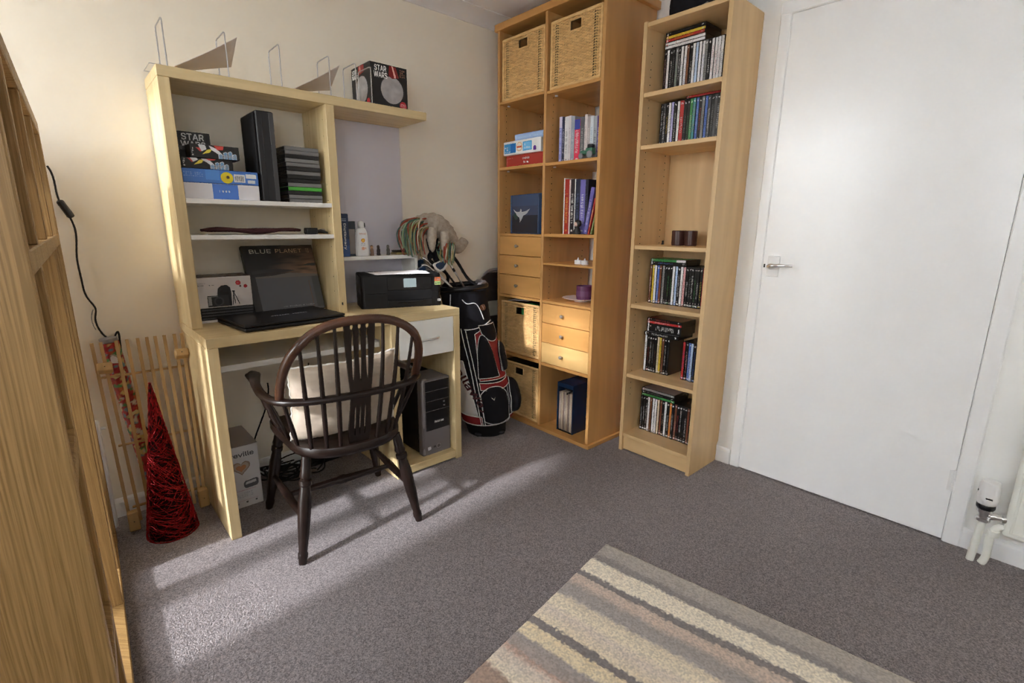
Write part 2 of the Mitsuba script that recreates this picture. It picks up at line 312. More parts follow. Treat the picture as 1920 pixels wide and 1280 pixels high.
# ------------------------------------------------------------------ rug
L, Wd = 1.5, 1.25
cr = A([1.018, -1.412]); su = A([-.731, -.111]); su /= np.linalg.norm(su); sv = A([su[1], -su[0]]) * 1.0
if sv[1] > 0: sv = -sv
nu, nv = 200, 240
U, V = np.meshgrid(np.linspace(0, Wd, nu), np.linspace(0, L, nv), indexing='ij')
edge = np.minimum(np.minimum(U, Wd - U), np.minimum(V, L - V))
Zt = .0035 + .0095 * np.clip(edge / .008, 0, 1) ** .5 + .0022 * (meshkit.noise(np.stack([U * 95, V * 95, 0 * U], -1)) - .5) + .0016 * (meshkit.noise(np.stack([U * 210, V * 210, 0 * U + 3], -1)) - .5)
wob = .0025 * (meshkit.noise(np.stack([V * 25, 0 * U, 0 * U], -1)) - .5)
PX = cr[0] + su[0] * (U + wob) + sv[0] * V; PY = cr[1] + su[1] * (U + wob) + sv[1] * V
Vt = np.stack([PX, PY, Zt], -1).reshape(-1, 3); idx = np.arange(nu * nv).reshape(nu, nv)
q = np.stack([idx[:-1, :-1], idx[1:, :-1], idx[1:, 1:], idx[:-1, 1:]], -1).reshape(-1, 4); Fa = np.vstack([q[:, [0, 1, 2]], q[:, [0, 2, 3]]])
bd = np.r_[idx[:, 0], idx[-1, 1:], idx[-2::-1, -1], idx[0, -2:0:-1]]
Vb = Vt[bd].copy(); Vb[:, 2] = .0004; nb = len(bd); o = len(Vt); Vt = np.vstack([Vt, Vb])
Fa = np.vstack([Fa, [[bd[i], bd[(i + 1) % nb], o + (i + 1) % nb] for i in range(nb)], [[bd[i], o + (i + 1) % nb, o + i] for i in range(nb)]])
UV = np.stack([U, V], -1).reshape(-1, 2); UV = np.vstack([UV, UV[bd]])
mr = trimesh.Trimesh(Vt, Fa, process=False)
if mr.face_normals[0][2] < 0: mr.faces = mr.faces[:, ::-1]
solo('rug', 'thick wool rug with cream, grey, pink and brown stripes', 'rug', mr, 'rug', smooth=True, uv=UV)

# ------------------------------------------------------------------ desk with drawer, keyboard tray and hutch
DKX, DKY, DKZ, TK = 1.054, -.477, .765, .035
k = thing('desk', 'birch computer desk with white drawer against the cream wall', 'desk')
g = .0004
obj('desk_top', cb(0, DKX, DKY, -.006, DKZ - TK, DKZ), 'desk_top', k)
obj('side_panel', cb(0, TK, DKY, -.006, 0.0, DKZ - TK - g), 'desk', k); obj('side_panel', cb(DKX - TK, DKX, DKY, -.006, 0.0, DKZ - TK - g), 'desk', k)
obj('pedestal_panel', cb(.690, .725, DKY, -.006, 0.0, DKZ - TK - g), 'desk', k)
obj('pedestal_floor', cb(.725 + g, DKX - TK - g, DKY, -.006, .010, .048), 'desk_top', k)
dw = obj('drawer', cb(.7275, 1.0165, DKY, DKY + .016, .561, .7285), 'white_lam', k, label='white drawer front')
hd = spline([(.805, DKY, .640), (.806, DKY - .016, .640), (.83, DKY - .024, .641), (.865, DKY - .026, .642), (.90, DKY - .024, .643), (.923, DKY - .016, .644), (.924, DKY, .644)], 30)
obj('handle', tube(hd, .0042, 10, flat=1.0, up=(0, 0, 1)), 'chrome', dw, smooth=50, label='chrome bow handle')
obj('drawer_box', cb(.735, 1.01, DKY + .0165, -.05, .575, .70), 'white_lam', dw)
obj('keyboard_tray', cb(TK + .012, .690 - .012, -.385, -.06, .617, .640), 'white_lam', k, label='white pull-out keyboard tray')
obj('tray_runner', cb(TK + g, TK + .0115, -.37, -.06, .612, .645), 'silver', k); obj('tray_runner', cb(.690 - .0115, .690 - g, -.37, -.06, .612, .645), 'silver', k)
h = thing('desk_hutch', 'birch shelf unit with white shelves standing on the desk', 'hutch')
HY, HZ, b0 = -.263, 1.654, DKZ + .0004
obj('top_board', cb(0, 1.039, HY, -.006, HZ - TK, HZ), 'desk_top', h)
obj('side_panel', cb(0, TK, HY, -.006, b0, HZ - TK - g), 'desk', h); obj('divider', cb(.560, .596, HY, -.006, b0, HZ - TK - g), 'desk', h)
for z0, z1 in ((1.2145, 1.2315), (1.0872, 1.1042)): obj('shelf', cb(TK + g, .560 - g, HY + .001, -.01, z0, z1), 'white_lam', h, label='white shelf')
obj('low_shelf', cb(.596 + g, 1.038, -.145, -.0125, .983, 1.0005), 'white_lam', h, label='white low shelf over the printer'); obj('shelf_leg', cb(1.020, 1.038, -.145, -.0125, b0, .983 - g), 'white_lam', h)
obj('back_board', cb(.596 + g, 1.038, -.012, -.006, b0, HZ - TK - g), 'board', h, label='pale lilac back board')
pin = [frame(lathe([(0, 0), (.0022, 0), (0, .0004)], n=8), (.5598, y, z), -EY, EZ) for y in (-.225, -.06) for z in np.arange(.86, 1.58, .064)]
obj('pin_holes', CAT(pin), 'black_matte', h, stuff=True)
obj('cable_cap', lathe([(0, 0), (.003, 0), (.003, .012), (0, .012)], .576, HY + .0, .80, 10), 'dark_grey', h)

# ------------------------------------------------------------------ tall maple cabinet
MX, MB = 1.608, 1.996
c = thing('tall_cabinet', 'tall maple cabinet of cubes with baskets and drawers in the corner', 'cabinet')
YS = [(-.120, -.104), (-.481, -.464), (-.838, -.820)]
obj('top_board', cb(MX - .006, MB, -.858, -.084, 2.164, 2.198), 'maple_y', c); obj('base_board', cb(MX - .012, MB, -.852, -.090, 0.0, .021), 'maple_y', c)
for nm, (a, b) in zip(('side_panel', 'divider', 'side_panel'), YS): obj(nm, cb(MX, MB, a, b, .0214, 2.1636), 'maple', c)
cols = [(-.4636, -.1204), (-.8196, -.4814)]
shelves = [[(1.796, 1.809), (1.451, 1.467), (1.090, 1.1035), (.738, .752), (.388, .404)], [(1.789, 1.803), (1.448, 1.463), (1.091, 1.107), (.944, .954), (.738, .752), (.384, .400)]]
for ci in (0, 1):
    for z0, z1 in shelves[ci]:
        obj('shelf', cb(MX + .001, MB, *cols[ci], z0, z1), 'maple_y', c)
def drawers(ci, zs, mats):
    for (z0, z1), mm in zip(zs, mats):
        a, b = cols[ci]; d = obj('drawer', cb(MX + .001, MX + .018, a + .0015, b - .0015, z0, z1), mm, c)
        obj('drawer_box', cb(MX + .0184, MB - .03, a + .012, b - .012, z0 + .008, z1 - .012), 'maple_y', d)
        obj('knob', frame(lathe([(0, 0), (.0045, 0), (.0045, .008), (.009, .012), (.0095, .018), (.007, .021), (0, .022)], n=18), (MX + .001, (a + b) / 2 + .012, (z0 + z1) / 2), -EY, EZ), 'knob', d, smooth=40, label='round metal knob')
drawers(0, [(.983, 1.0885), (.872, .980), (.755, .869)], ['maple_y', 'maple_y', 'maple_y'])
drawers(1, [(.630, .735), (.520, .627), (.403, .517)], ['maple_y', 'maple_y', 'maple_pale'])
pins = []
for yy in (-.4813, -.1203):
    for x in (1.66, 1.93):
        for z in np.arange(.5, 2.1, .032): pins.append(trimesh.creation.box((.004, .0006, .004)).apply_translation([x, yy - .0001, z]))
obj('pin_holes', CAT(pins), 'black_matte', c, stuff=True)
for ci, z in ((0, 1.796), (1, 1.789), (0, 1.451), (1, 1.448)):
    a, b = cols[ci]
    for y in (a + .02, b - .02): obj('shelf_stud', lathe([(0, 0), (.008, 0), (.008, .005), (0, .005)], 1.66, y, z - .0055, 12), 'white_plastic', c)

# wicker baskets
def basket(ci, z0, z1, label, front=MX + .010, handle=True):
    b = thing('wicker_basket', label, 'basket', None)
    a, e = cols[ci]; a += .012; e -= .012; x0, x1 = front, MB - .03; W, H = e - a, z1 - z0
    body = CAT([cb(x0 + .010, x1, a + .004, a + .012, z0 + .004, z1 - .008), cb(x0 + .010, x1, e - .012, e - .004, z0 + .004, z1 - .008), cb(x1 - .008, x1, a + .006, e - .006, z0 + .004, z1 - .008), cb(x0 + .010, x1, a + .006, e - .006, z0 + .002, z0 + .010)])
    obj('body', body, 'wicker_dark', b)
    liner = prism(sbox(a + .005, z0 + .004, e - .005, z1 - .01).difference(sbox((a + e) / 2 - .033, z1 - .070, (a + e) / 2 + .033, z1 - .028)), .004)
    obj('liner', frame(liner, (x0 + .009, 0, 0), EY, EZ), 'wicker_dark', b)
    hole = ((a + e) / 2 - .036, (a + e) / 2 + .036, z1 - .072, z1 - .026)
    ns = int(H / .0062); stakes = np.linspace(a + .022, e - .022, 19); M = []
    per = stakes[1] - stakes[0]
    for i in range(ns):
        z = z0 + .016 + (H - .036) * i / (ns - 1); segs = [(a + .004, e - .004)]
        if hole[2] < z < hole[3]: segs = [(a + .004, hole[0]), (hole[1], e - .004)]
        segs2 = []
        for s0, s1 in segs:   # open ladders near both edges: every other weaver is cut away there
            if i % 2:
                cutl, cutr = (a + .028, a + .048), (e - .048, e - .028)
                pts = [s0] + ([cutl[0], cutl[1]] if s0 < cutl[0] else []) + ([cutr[0], cutr[1]] if s1 > cutr[1] else []) + [s1]
                segs2 += [(pts[j], pts[j + 1]) for j in range(0, len(pts), 2)]
            else: segs2.append((s0, s1))
        for s0, s1 in segs2:
            n = max(3, int((s1 - s0) / per * 3)); y = np.linspace(s0, s1, n)
            x = x0 + .0045 + .0026 * np.cos((y - stakes[0]) / per * math.pi + (i % 2) * math.pi)
            M.append(tube(np.stack([x, y, z + .0006 * np.sin(y * 300 + i)], 1), .0028, 4))
    obj('weavers', CAT(M), 'wicker', b, stuff=True)
    for y in stakes:
        if hole[0] - .002 < y < hole[1] + .002:
            obj('stake', tube([(x0 + .0045, y, z0 + .008), (x0 + .0045, y, hole[2])], .0022, 5), 'wicker', b)
        else: obj('stake', tube([(x0 + .0045, y, z0 + .008), (x0 + .0045, y, z1 - .008)], .0022, 5), 'wicker', b)
    obj('rim', CAT([tube([(x0 + .004, a + .002, z1 - .008), (x0 + .004, e - .002, z1 - .008)], .008, 8), tube([(x0 + .004, a + .002, z0 + .009), (x0 + .004, e - .002, z0 + .009)], .008, 8), tube([(x0 + .004, a + .004, z0 + .006), (x0 + .004, a + .004, z1 - .006)], .006, 8), tube([(x0 + .004, e - .004, z0 + .006), (x0 + .004, e - .004, z1 - .006)], .006, 8)]), 'wicker', b, smooth=40)
    hy0, hy1, hz0, hz1 = hole
    obj('handle_edge', tube([(x0 + .003, hy0, hz0), (x0 + .003, hy1, hz0), (x0 + .003, hy1, hz1), (x0 + .003, hy0, hz1)], .0045, 6, closed=True), 'wicker', b)
    return b
basket(0, 1.8094, 2.118, 'honey wicker basket at the top left of the maple cabinet')
basket(1, 1.8034, 2.112, 'honey wicker basket at the top right of the maple cabinet')
basket(0, .4044, .715, 'wicker basket with papers sticking out, below the three left drawers')
basket(0, .0214, .352, 'wicker basket at the bottom left of the cabinet behind the golf bag')
solo('folded_papers', 'white folded papers sticking out of the basket below the left drawers', 'papers', CAT([frame(cbx(0, .12, 0, .10, .002), (1.622, -.19, .716), (.25, -1, .10), (1, .25, .02)), frame(cbx(0, .11, 0, .10, .002), (1.632, -.22, .7205), (.2, -1, .02), (1, .2, .04))]), 'paper')
solo('green_packet', 'bright green packet seen through the basket handle hole', 'packet', rbox(1.66, 1.75, -.33, -.255, .60, .70, .012, 2), 'print', color=(.08, .42, .12))

# ------------------------------------------------------------------ narrow bookcase
BX, BB = 1.733, 1.995
k = thing('narrow_bookcase', 'narrow birch bookcase full of film cases beside the door', 'bookcase')
BY0, BY1 = -1.349, -.949; i0, i1 = BY0 + .018, BY1 - .018
def side(y0, y1):
    P = Polygon([(BX, 0), (1.996, 0), (1.996, .085), (2.009, .10), (2.009, 2.02), (BX, 2.02)])
    return frame(prism(P, y1 - y0), (0, y1, 0), EX, EZ)
obj('side_panel', side(BY0, i0), 'billy', k); obj('side_panel', side(i1, BY1), 'billy', k)
obj('top_board', cb(BX + .001, 2.009, i0 + g, i1 - g, 1.997, 2.015), 'billy_y', k)
BS = [1.731, 1.509, 1.060, .776, .421, .097]
for z in BS: obj('shelf', cb(BX + .002, BB, i0 + g, i1 - g, z - .0185, z), 'billy_y', k)
obj('plinth', cb(BX + .012, BX + .028, i0 + g, i1 - g, .006, .097 - .019), 'billy_y', k)
obj('back_panel', cb(1.9955, 1.9995, i0 + g, i1 - g, .08, 1.996), 'billy', k)
P = []
for x in (1.78, 1.95):
    for z in np.arange(.3, 1.95, .032): P.append(trimesh.creation.box((.0045, .0006, .0045)).apply_translation([x, i1 - .0001, z]))
obj('pin_holes', CAT(P), 'black_matte', k, stuff=True)

# ------------------------------------------------------------------ film cases
NAMES = {'k': 'black', 'w': 'white', 'g': 'grey', 'r': 'red', 'b': 'blue', 'y': 'yellow', 'n': 'green', 'o': 'orange', 'p': 'pink', 'u': 'brown', 'l': 'lilac', 't': 'teal', 's': 'pale blue', 'd': 'dark grey', 'c': 'cream'}
COL = {'k': (.006, .006, .007), 'w': (.72, .72, .74), 'g': (.22, .22, .22), 'r': (.42, .025, .025), 'b': (.06, .13, .42), 'y': (.62, .45, .05), 'n': (.04, .22, .06), 'o': (.55, .18, .03), 'p': (.60, .32, .33), 'u': (.14, .055, .03), 'l': (.36, .34, .60), 't': (.05, .28, .30), 's': (.42, .55, .76), 'd': (.055, .055, .06), 'c': (.6, .5, .36)}
ORD = ['first', 'second', 'third', 'fourth', 'fifth', 'sixth', 'seventh', 'eighth', 'ninth', 'tenth', 'eleventh', 'twelfth', 'thirteenth', 'fourteenth', 'fifteenth', 'sixteenth', 'seventeenth', 'eighteenth', 'nineteenth', 'twentieth', 'twenty-first', 'twenty-second', 'twenty-third', 'twenty-fourth']
def case_mesh(code, th, hh, dd, seed, clear=False):
    """upright case: spine in the plane x=0 facing -x, running y 0..-th, z 0..hh, depth dd along +x. Flat colours per quad."""
    r = random.Random(seed); base = A(COL[code[0]]); acc = A(COL[code[1]]) if len(code) > 1 else (A((.7, .7, .7)) if base.mean() < .3 else A((.05, .05, .06)))
    V, F, C = [], [], []
    def quad(p, col):
        n = len(V); V.extend(p); F.extend([[n, n + 1, n + 2], [n, n + 2, n + 3]]); C.extend([col] * 4)
    m, k = 7, 72; case = A(COL['k']) if not clear else A((.25, .26, .27))
    t0, t1 = sorted((r.uniform(.14, .3), r.uniform(.6, .86))); split = r.random()
    ys = [0, -.0012] + [-.0012 - (th - .0024) * (j + 1) / (m - 2) for j in range(m - 2)] + [-th]
    for j in range(len(ys) - 1):
        for i in range(k):
            z0, z1 = hh * i / k, hh * (i + 1) / k; t = (i + .5) / k
            col = base
            edge = j == 0 or j == len(ys) - 2
            if edge or i == 0 or i == k - 1: col = case
            else:
                if len(code) > 2 and t > .74: col = A(COL[code[2]])
                if .03 < t < .075 and 0 < j < len(ys) - 2 and r.random() < .8: col = A((.68, .66, .66)) if r.random() < .6 else acc
                elif .10 < t < .125 and j == 2 and base.mean() < .3: col = A((.6, .5, .5))
                elif t0 < t < t1 and i % 3 and 1 < j < len(ys) - 3 and r.random() < .66: col = base * .45 + acc * r.uniform(.25, .6)
                elif .90 < t < .95 and 1 < j < len(ys) - 3 and r.random() < .6: col = A((.66, .66, .68))
            x0 = .0006 if edge else 0.0
            quad([(x0, ys[j], z0), (x0, ys[j], z1), (x0, ys[j + 1], z1), (x0, ys[j + 1], z0)], col)
    cov = base * .8 + acc * .2
    for y, sg in ((0, 1), (-th, -1)):
        p = [(0, y, 0), (dd, y, 0), (dd, y, hh), (0, y, hh)]; quad(p if sg < 0 else p[::-1], case)
        ins = [(.004, y + sg * .0003, .004), (dd - .006, y + sg * .0003, .004), (dd - .006, y + sg * .0003, hh - .004), (.004, y + sg * .0003, hh - .004)]; quad(ins if sg < 0 else ins[::-1], cov)
    quad([(0, 0, hh), (0, -th, hh), (dd, -th, hh), (dd, 0, hh)][::-1], case); quad([(0, 0, 0), (0, -th, 0), (dd, -th, 0), (dd, 0, 0)], case); quad([(dd, 0, 0), (dd, 0, hh), (dd, -th, hh), (dd, -th, 0)][::-1], case)
    return trimesh.Trimesh(A(V), A(F), process=False), A(C)
def colourname(code): return NAMES[code[0]] + ((' and ' + NAMES[code[1]]) if len(code) > 1 else '')
CASE_T = .0139
def row(codes, x, y, z, shelf, group, noun='film case', th=CASE_T, hh=.190, dd=.134, tag='dvd_case', widths=None, heights=None, lean=None, where='standing {o} from left'):
    for i, cde in enumerate(codes):
        t = widths[i] if widths else th
        H = heights[i] if heights else hh - (0.018 if 'B' in cde else 0)
        m, C = case_mesh(cde.replace('B', ''), t - .0004, H, dd, len(used) * 7 + i)
        jit = rng.uniform(-.003, .003)
        m = m.copy()
        if lean and lean[i]: m.apply_transform(trimesh.transformations.rotation_matrix(lean[i], [1, 0, 0]))
        m.apply_translation([x + jit, y, z + .0005]); y -= t
        solo(tag, f'{colourname(cde)} {noun} {where.format(o=ORD[i])}, {shelf}', noun.split()[-1], m, 'case', group, color=C)
    return y
def stack(codes, x, y0, z, shelf, group, noun='film case', th=CASE_T, ww=.190, dd=.134, tag='dvd_case', front='x', twist=1.5, where='lying {o} from bottom'):
    for i, cde in enumerate(codes):
        m, C = case_mesh(cde, th - .0004, ww, dd, len(used) * 5 + i)
        M = np.eye(4); M[:3, :3] = A([[1, 0, 0], [0, 0, -1], [0, 1, 0]]); m = m.copy(); m.apply_transform(M)      # z -> -y, y -> z
        m.apply_translation([0, 0, th]); m = place(m, 0, 0, 0, rng.uniform(-twist, twist))
        if front == 'y': m.apply_transform(trimesh.transformations.rotation_matrix(math.pi / 2, [0, 0, 1]))
        m.apply_translation([x + rng.uniform(-.002, .002), y0, z + .0006 + th * i])
        solo(tag, f'{colourname(cde)} {noun} {where.format(o=ORD[i])}, {shelf}', noun.split()[-1], m, 'case', group, color=C)
FX = 1.845
S = ['top bookcase shelf', 'second bookcase shelf', 'bookcase shelf below the candles', 'second lowest bookcase shelf', 'bottom bookcase shelf']
row(['kp', 'wp', 'kw', 'kg', 'gn', 'kw', 'wk', 'wb', 'uo', 'k', 'ws', 'sw', 'ws', 'wb', 'gk', 'kw', 'wr', 'wr', 'wp', 'w'], FX, -.992, BS[0], S[0], 'upright film cases on the top shelf')
stack(['wg', 'wr', 'ry', 'yo', 'kd'], FX - .004, -.994, BS[0] + .1912, S[0], 'film cases stacked on the top shelf', th=.0134)
row(['kw', 'dw', 'ky', 'wk', 'lw', 'kw', 'wn'], FX, -.992, BS[1], S[1], 'upright film cases on the second shelf', where='{o} from left before red box set')
row(['rw'], FX, -.992 - 7 * CASE_T, BS[1], S[1], None, noun='thick box set', th=.021, where='standing in the middle of the row')
row(['kg', 'kn', 'nw', 'to', 'bs', 'kr', 'gk', 'bk', 'dw', 'kg', 'dk', 'kw'], FX, -.992 - 7 * CASE_T - .0212, BS[1], S[1], 'upright film cases on the second shelf', where='{o} right of red box set')
stack(['rk'], FX + .002, -1.115, BS[1] + .1912, S[1], None, th=.011, where='lying flat over the upright row')
row(['uw', 'yk', 'wk', 'bw', 'ur', 'gk', 'kd', 'kn', 'kn', 'ws', 'sb', 'kw', 'wk', 'pu', 'kw', 'kg', 'kw', 'kn', 'kw', 'ky', 'ru', 'wb'], FX + .004, -.990, BS[3], S[2], 'upright film cases below the candles')
stack(['kb', 'nkw'], FX + .002, -.992, BS[3] + .1912, S[2], 'game cases lying below the candles', noun='game case')
row(['wk', 'kr', 'kw', 'kg', 'ku', 'ck', 'yk', 'uk', 'kw', 'kd'], FX + .006, -.990, BS[4], S[3], 'left row of film cases on the second lowest shelf', where='{o} in the left row')
stack(['kw'], FX - .006, -.990, BS[4] + .1912, S[3], None, th=.018, where='lying lowest in the pile')
stack(['kw'], FX + .004, -.994, BS[4] + .1912 + .0186, S[3], None, noun='thick box set', th=.040, where='lying in the pile')
stack(['rw', 'kr'], FX + .002, -.996, BS[4] + .1912 + .0596, S[3], None, where='lying {o} above the thick box set')
row(['rb', 'kp', 'bw', 'sk', 'kb', 'kw'], FX + .002, -1.203, BS[4], S[3], 'right row of film cases on the second lowest shelf', where='{o} in the right row')
row(['kw', 'kw', 'kw', 'wk', 'uk', 'wk', 'wu', 'cw', 'ur', 'kc', 'wk', 'kw', 'oc', 'kw', 'up', 'kr', 'kw', 'kd', 'kw', 'ur', 'kb'], FX + .006, -.990, BS[5], S[4], 'upright film cases on the bottom shelf')
stack(['nk', 'kg', 'gp'], FX + .002, -.994, BS[5] + .1912, S[4], 'game cases stacked on the bottom shelf', noun='game case')
# candles on the middle shelf of the narrow bookcase
for (x, y, r_), lb, w_ in (((1.90, -1.100, .030), 'dark brown glass candle on the empty bookcase shelf, left of the pair', 'wax_brown'), ((1.905, -1.163, .029), 'plum brown glass candle on the empty bookcase shelf, right of the pair', 'wax_purple')):
    cd = thing('candle', lb, 'candle', None)
    obj('jar', lathe([(0, 0), (r_ - .003, 0), (r_, .004), (r_, .068), (r_ - .002, .070), (r_ - .003, .068), (r_ - .003, .055), (0, .055)], x, y, BS[2] + .0006, 32), 'wax_brown', cd, smooth=40)
    obj('wick', tube([(x, y, BS[2] + .054), (x, y, BS[2] + .062)], .001, 5), 'paper', cd)
solo('shelf_peg', 'small dark peg at the back of the empty bookcase shelf', 'peg', CAT([lathe([(0, 0), (.006, 0), (.004, .012), (.006, .018), (0, .02)], 1.955, -.985, BS[2] + .0005, 12)]), 'dark_grey')
# soft dark bag on top of the bookcase
bm = trimesh.creation.uv_sphere(1, count=[24, 40]); v = bm.vertices.copy()
v = np.sign(v) * np.abs(v) ** .72; v += .10 * (meshkit.fbm(v * 2.2 + 5)[:, None] - .5)
v[:, 2] = np.maximum(v[:, 2], -.62); bm.vertices = v * A([.105, .135, .085]) + A([1.87, -1.145, 2.0155 + .0527])
bg = thing('dark_bag', 'soft dark navy bag lying on top of the narrow bookcase', 'bag')
obj('body', bm, 'black_cloth', bg, smooth=True)
obj('trim', tube([(1.775, y, 2.030 + .006 * math.sin(y * 60)) for y in np.linspace(-1.22, -1.07, 20)], .003, 6), 'knob', bg, label='gold coloured trim')

# ------------------------------------------------------------------ things in the tall cabinet
GX = 1.635
def simple_box(name, label, cat, x0, x1, y0, y1, z0, z1, col, ch=.0015, group=None):
    t = thing(name, label, cat, group); obj('carton', cb(x0, x1, y0, y1, z0, z1, ch), 'print', t, color=col); return t
zz = 1.4675
t = simple_box('board_game', 'red boxed board game at the bottom of the pile in the cabinet', 'board game', GX + .01, 1.93, -.4635 + .012, -.137, zz, zz + .062, (.36, .035, .025), group=None)
Print((GX + .01, -.137, zz), -EY, EZ).blur(.135, .034, .065, .016, WHITE, (.36, .035, .025), 1, 31, 8).blur(.142, .014, .045, .016, WHITE, (.36, .035, .025), 1, 32, 5).rect(.008, .012, .002, .036, (.6, .3, .25)).rect(.008, .046, .05, .002, (.6, .3, .25)).done('print', t)
zz += .0625
t = simple_box('board_game', 'white and blue boxed board game in the middle of the pile', 'board game', GX - .004, 1.91, -.425, -.130, zz, zz + .072, (.75, .76, .78))
Print((GX - .004, -.130, zz), -EY, EZ).rect(.008, .010, .095, .050, (.05, .30, .62)).blur(.011, .012, .05, .036, (.7, .75, .8), (.05, .3, .62), 3, 3).rect(.06, .012, .04, .046, (.02, .16, .5)).rect(.160, .014, .068, .046, (.04, .30, .62)).rect(.164, .018, .060, .038, (.16, .48, .78)).blur(.170, .022, .048, .030, (.75, .8, .85), (.16, .48, .78), 2, 4).disc(.131, .038, .024, (.75, .5, .32)).disc(.131, .038, .019, (.78, .74, .68)).rect(.112, .032, .038, .010, (.62, .14, .08)).disc(.252, .022, .011, (.10, .03, .25)).rect(.241, .010, .022, .012, (.10, .03, .25)).done('print', t)
zz += .0725
t = simple_box('board_game', 'pale blue boxed board game on top of the pile', 'board game', GX + .012, 1.92, -.4635 + .004, -.205, zz, zz + .034, (.28, .42, .72))
Print((GX + .012, -.205, zz), -EY, EZ).rect(.004, .006, .235, .022, (.36, .52, .80)).blur(.012, .010, .20, .012, (.5, .65, .85), (.36, .52, .8), 1, 9).done('print', t)
# books on the right, upper shelf
def books(specs, x, y, z, labels_):
    for (w, hgt, dep, col, acc, lean, top), lb in zip(specs, labels_):
        b = thing('book', lb, 'book')
        def put(m):
            m = m.copy()
            if lean: m.apply_transform(trimesh.transformations.rotation_matrix(math.radians(lean), [1, 0, 0]))
            m.apply_translation([x, y, z + .0006 + (w * math.sin(math.radians(lean)) if lean else 0)]); return m
        w_ = w - .0006
        obj('cover', put(CAT([cb(0, dep, -.0015, 0, 0, hgt, .0004), cb(0, dep, -w_, -w_ + .0015, 0, hgt, .0004), cb(0, .002, -w_, 0, 0, hgt, .0006)])), 'print', b, color=col)
        obj('pages', put(cb(.0022, dep - .004, -w_ + .0016, -.0016, .003, hgt - .003, .0003)), 'paper', b)
        pr = Print(A([0, 0, 0]), -EY, EZ); s = random.Random(len(used))
        if top is not None: pr.rect(.0006, hgt * .76, w_ - .0012, hgt * .235, top)
        for q_ in range(34):
            if s.random() < .84 and q_ % 9 != 4: a_ = s.uniform(.20, .34); pr.rect(w_ * (.5 - a_), hgt * (.20 + .016 * q_), w_ * (a_ + s.uniform(.12, .3)), hgt * s.uniform(.006, .011), acc); pr.k -= 1
        pr.rect(w_ * .3, hgt * .05, w_ * .4, hgt * .03, acc)
        obj('spine_print', put(frame(CAT(pr.m), pr.o, pr.u, pr.v)), 'print', b, color=np.vstack(pr.c))
        y -= w / math.cos(math.radians(lean)) if lean else w
    return y
gw = lambda a: (a, a, a)
books([(.020, .225, .16, (.26, .27, .56), (.6, .6, .75), 0, (.6, .55, .7)), (.018, .222, .16, (.035, .04, .075), (.3, .3, .4), 0, None), (.026, .220, .15, (.66, .66, .68), (.3, .3, .32), 0, None), (.016, .222, .15, (.62, .58, .60), (.4, .35, .4), 0, None), (.024, .216, .16, (.30, .33, .40), (.5, .5, .55), 0, None),
       (.036, .198, .15, (.62, .035, .085), (.75, .55, .6), 0, (.05, .07, .36)), (.028, .205, .15, (.10, .10, .11), (.3, .3, .3), 0, None), (.017, .212, .14, (.68, .62, .62), (.4, .35, .35), 0, None), (.018, .20, .14, (.40, .36, .37), (.6, .6, .6), 0, None), (.020, .20, .14, (.62, .68, .74), (.3, .4, .5), 0, None), (.022, .197, .14, (.35, .38, .42), (.12, .13, .15), 0, None), (.022, .195, .14, (.10, .055, .22), (.5, .45, .6), 0, None), (.014, .190, .14, (.45, .40, .62), (.7, .7, .7), 0, None)],
      1.675, -.513, 1.463, ['lilac spined book, first from the left on the upper book shelf', 'navy spined book beside the lilac book', 'white spined book between the navy book and a pinkish book', 'thin pinkish white book left of the grey book', 'grey spined book left of the red and blue book', 'thick red book with a blue top to its spine', 'dark grey book right of the red book', 'pale pink book behind the green model tractor', 'grey book right of the pale pink book', 'pale blue spined book behind the model tractor', 'grey and black book left of the purple book', 'purple spined book near the right end of the upper book shelf', 'thin lilac book at the right end of the upper book shelf'])
# small green model vehicle
tr = thing('model_tractor', 'small green model tractor in front of the books', 'model')
obj('body', CAT([rbox(1.622, 1.652, -.775, -.735, 1.483, 1.512, .004, 2), cb(1.626, 1.650, -.734, -.700, 1.484, 1.503, .003)]), 'print', tr, color=(.05, .16, .10)); obj('cab', cb(1.625, 1.650, -.770, -.742, 1.512, 1.528, .003), 'dark_grey', tr)
for y, r_ in ((-.765, .017), (-.712, .013)):
    for x in (1.617, 1.655): obj('wheel', frame(lathe([(0, -.004), (r_ * .6, -.004), (r_, -.003), (r_, .003), (r_ * .6, .004), (0, .004)], n=18), (x, y, 1.4636 + r_), EY, EZ), 'mid_grey', tr)
books([(.008, .280, .20, (.70, .69, .68), (.5, .5, .5), 0, None), (.030, .274, .20, (.36, .030, .022), (.58, .25, .06), 0, None), (.010, .270, .20, (.66, .50, .50), (.6, .4, .4), 0, None), (.026, .272, .20, (.025, .018, .022), (.7, .68, .68), 0, None), (.007, .272, .19, (.66, .66, .66), (.4, .4, .4), 0, None), (.030, .270, .20, (.018, .022, .045), (.08, .10, .20), 0, None), (.034, .266, .20, (.16, .14, .42), (.62, .60, .72), 0, None), (.018, .266, .19, (.015, .015, .03), (.05, .05, .12), 0, None)],
      1.668, -.563, 1.107, ['thin white book, first from the left on the lower book shelf', 'tall red book with gold lettering on the lower book shelf', 'thin pink book beside the tall red book', 'tall black book with white lettering on its spine', 'thin white book right of the black book', 'tall navy book behind the figurine', 'tall violet book with silver lettering', 'tall black book behind the leaning books'])
for sp_, y_, l_ in (((.022, .225, .16, (.13, .11, .36), (.45, .43, .6), 10, None), -.728, 'violet book leaning right on the lower book shelf'), ((.010, .175, .16, (.42, .035, .03), (.6, .5, .3), 12, None), -.753, 'thin red book leaning right of the violet book'), ((.010, .10, .16, (.16, .19, .06), (.5, .5, .3), 14, None), -.770, 'small olive book leaning in the right corner of the lower book shelf')): books([sp_], 1.640, y_, 1.107, [l_])
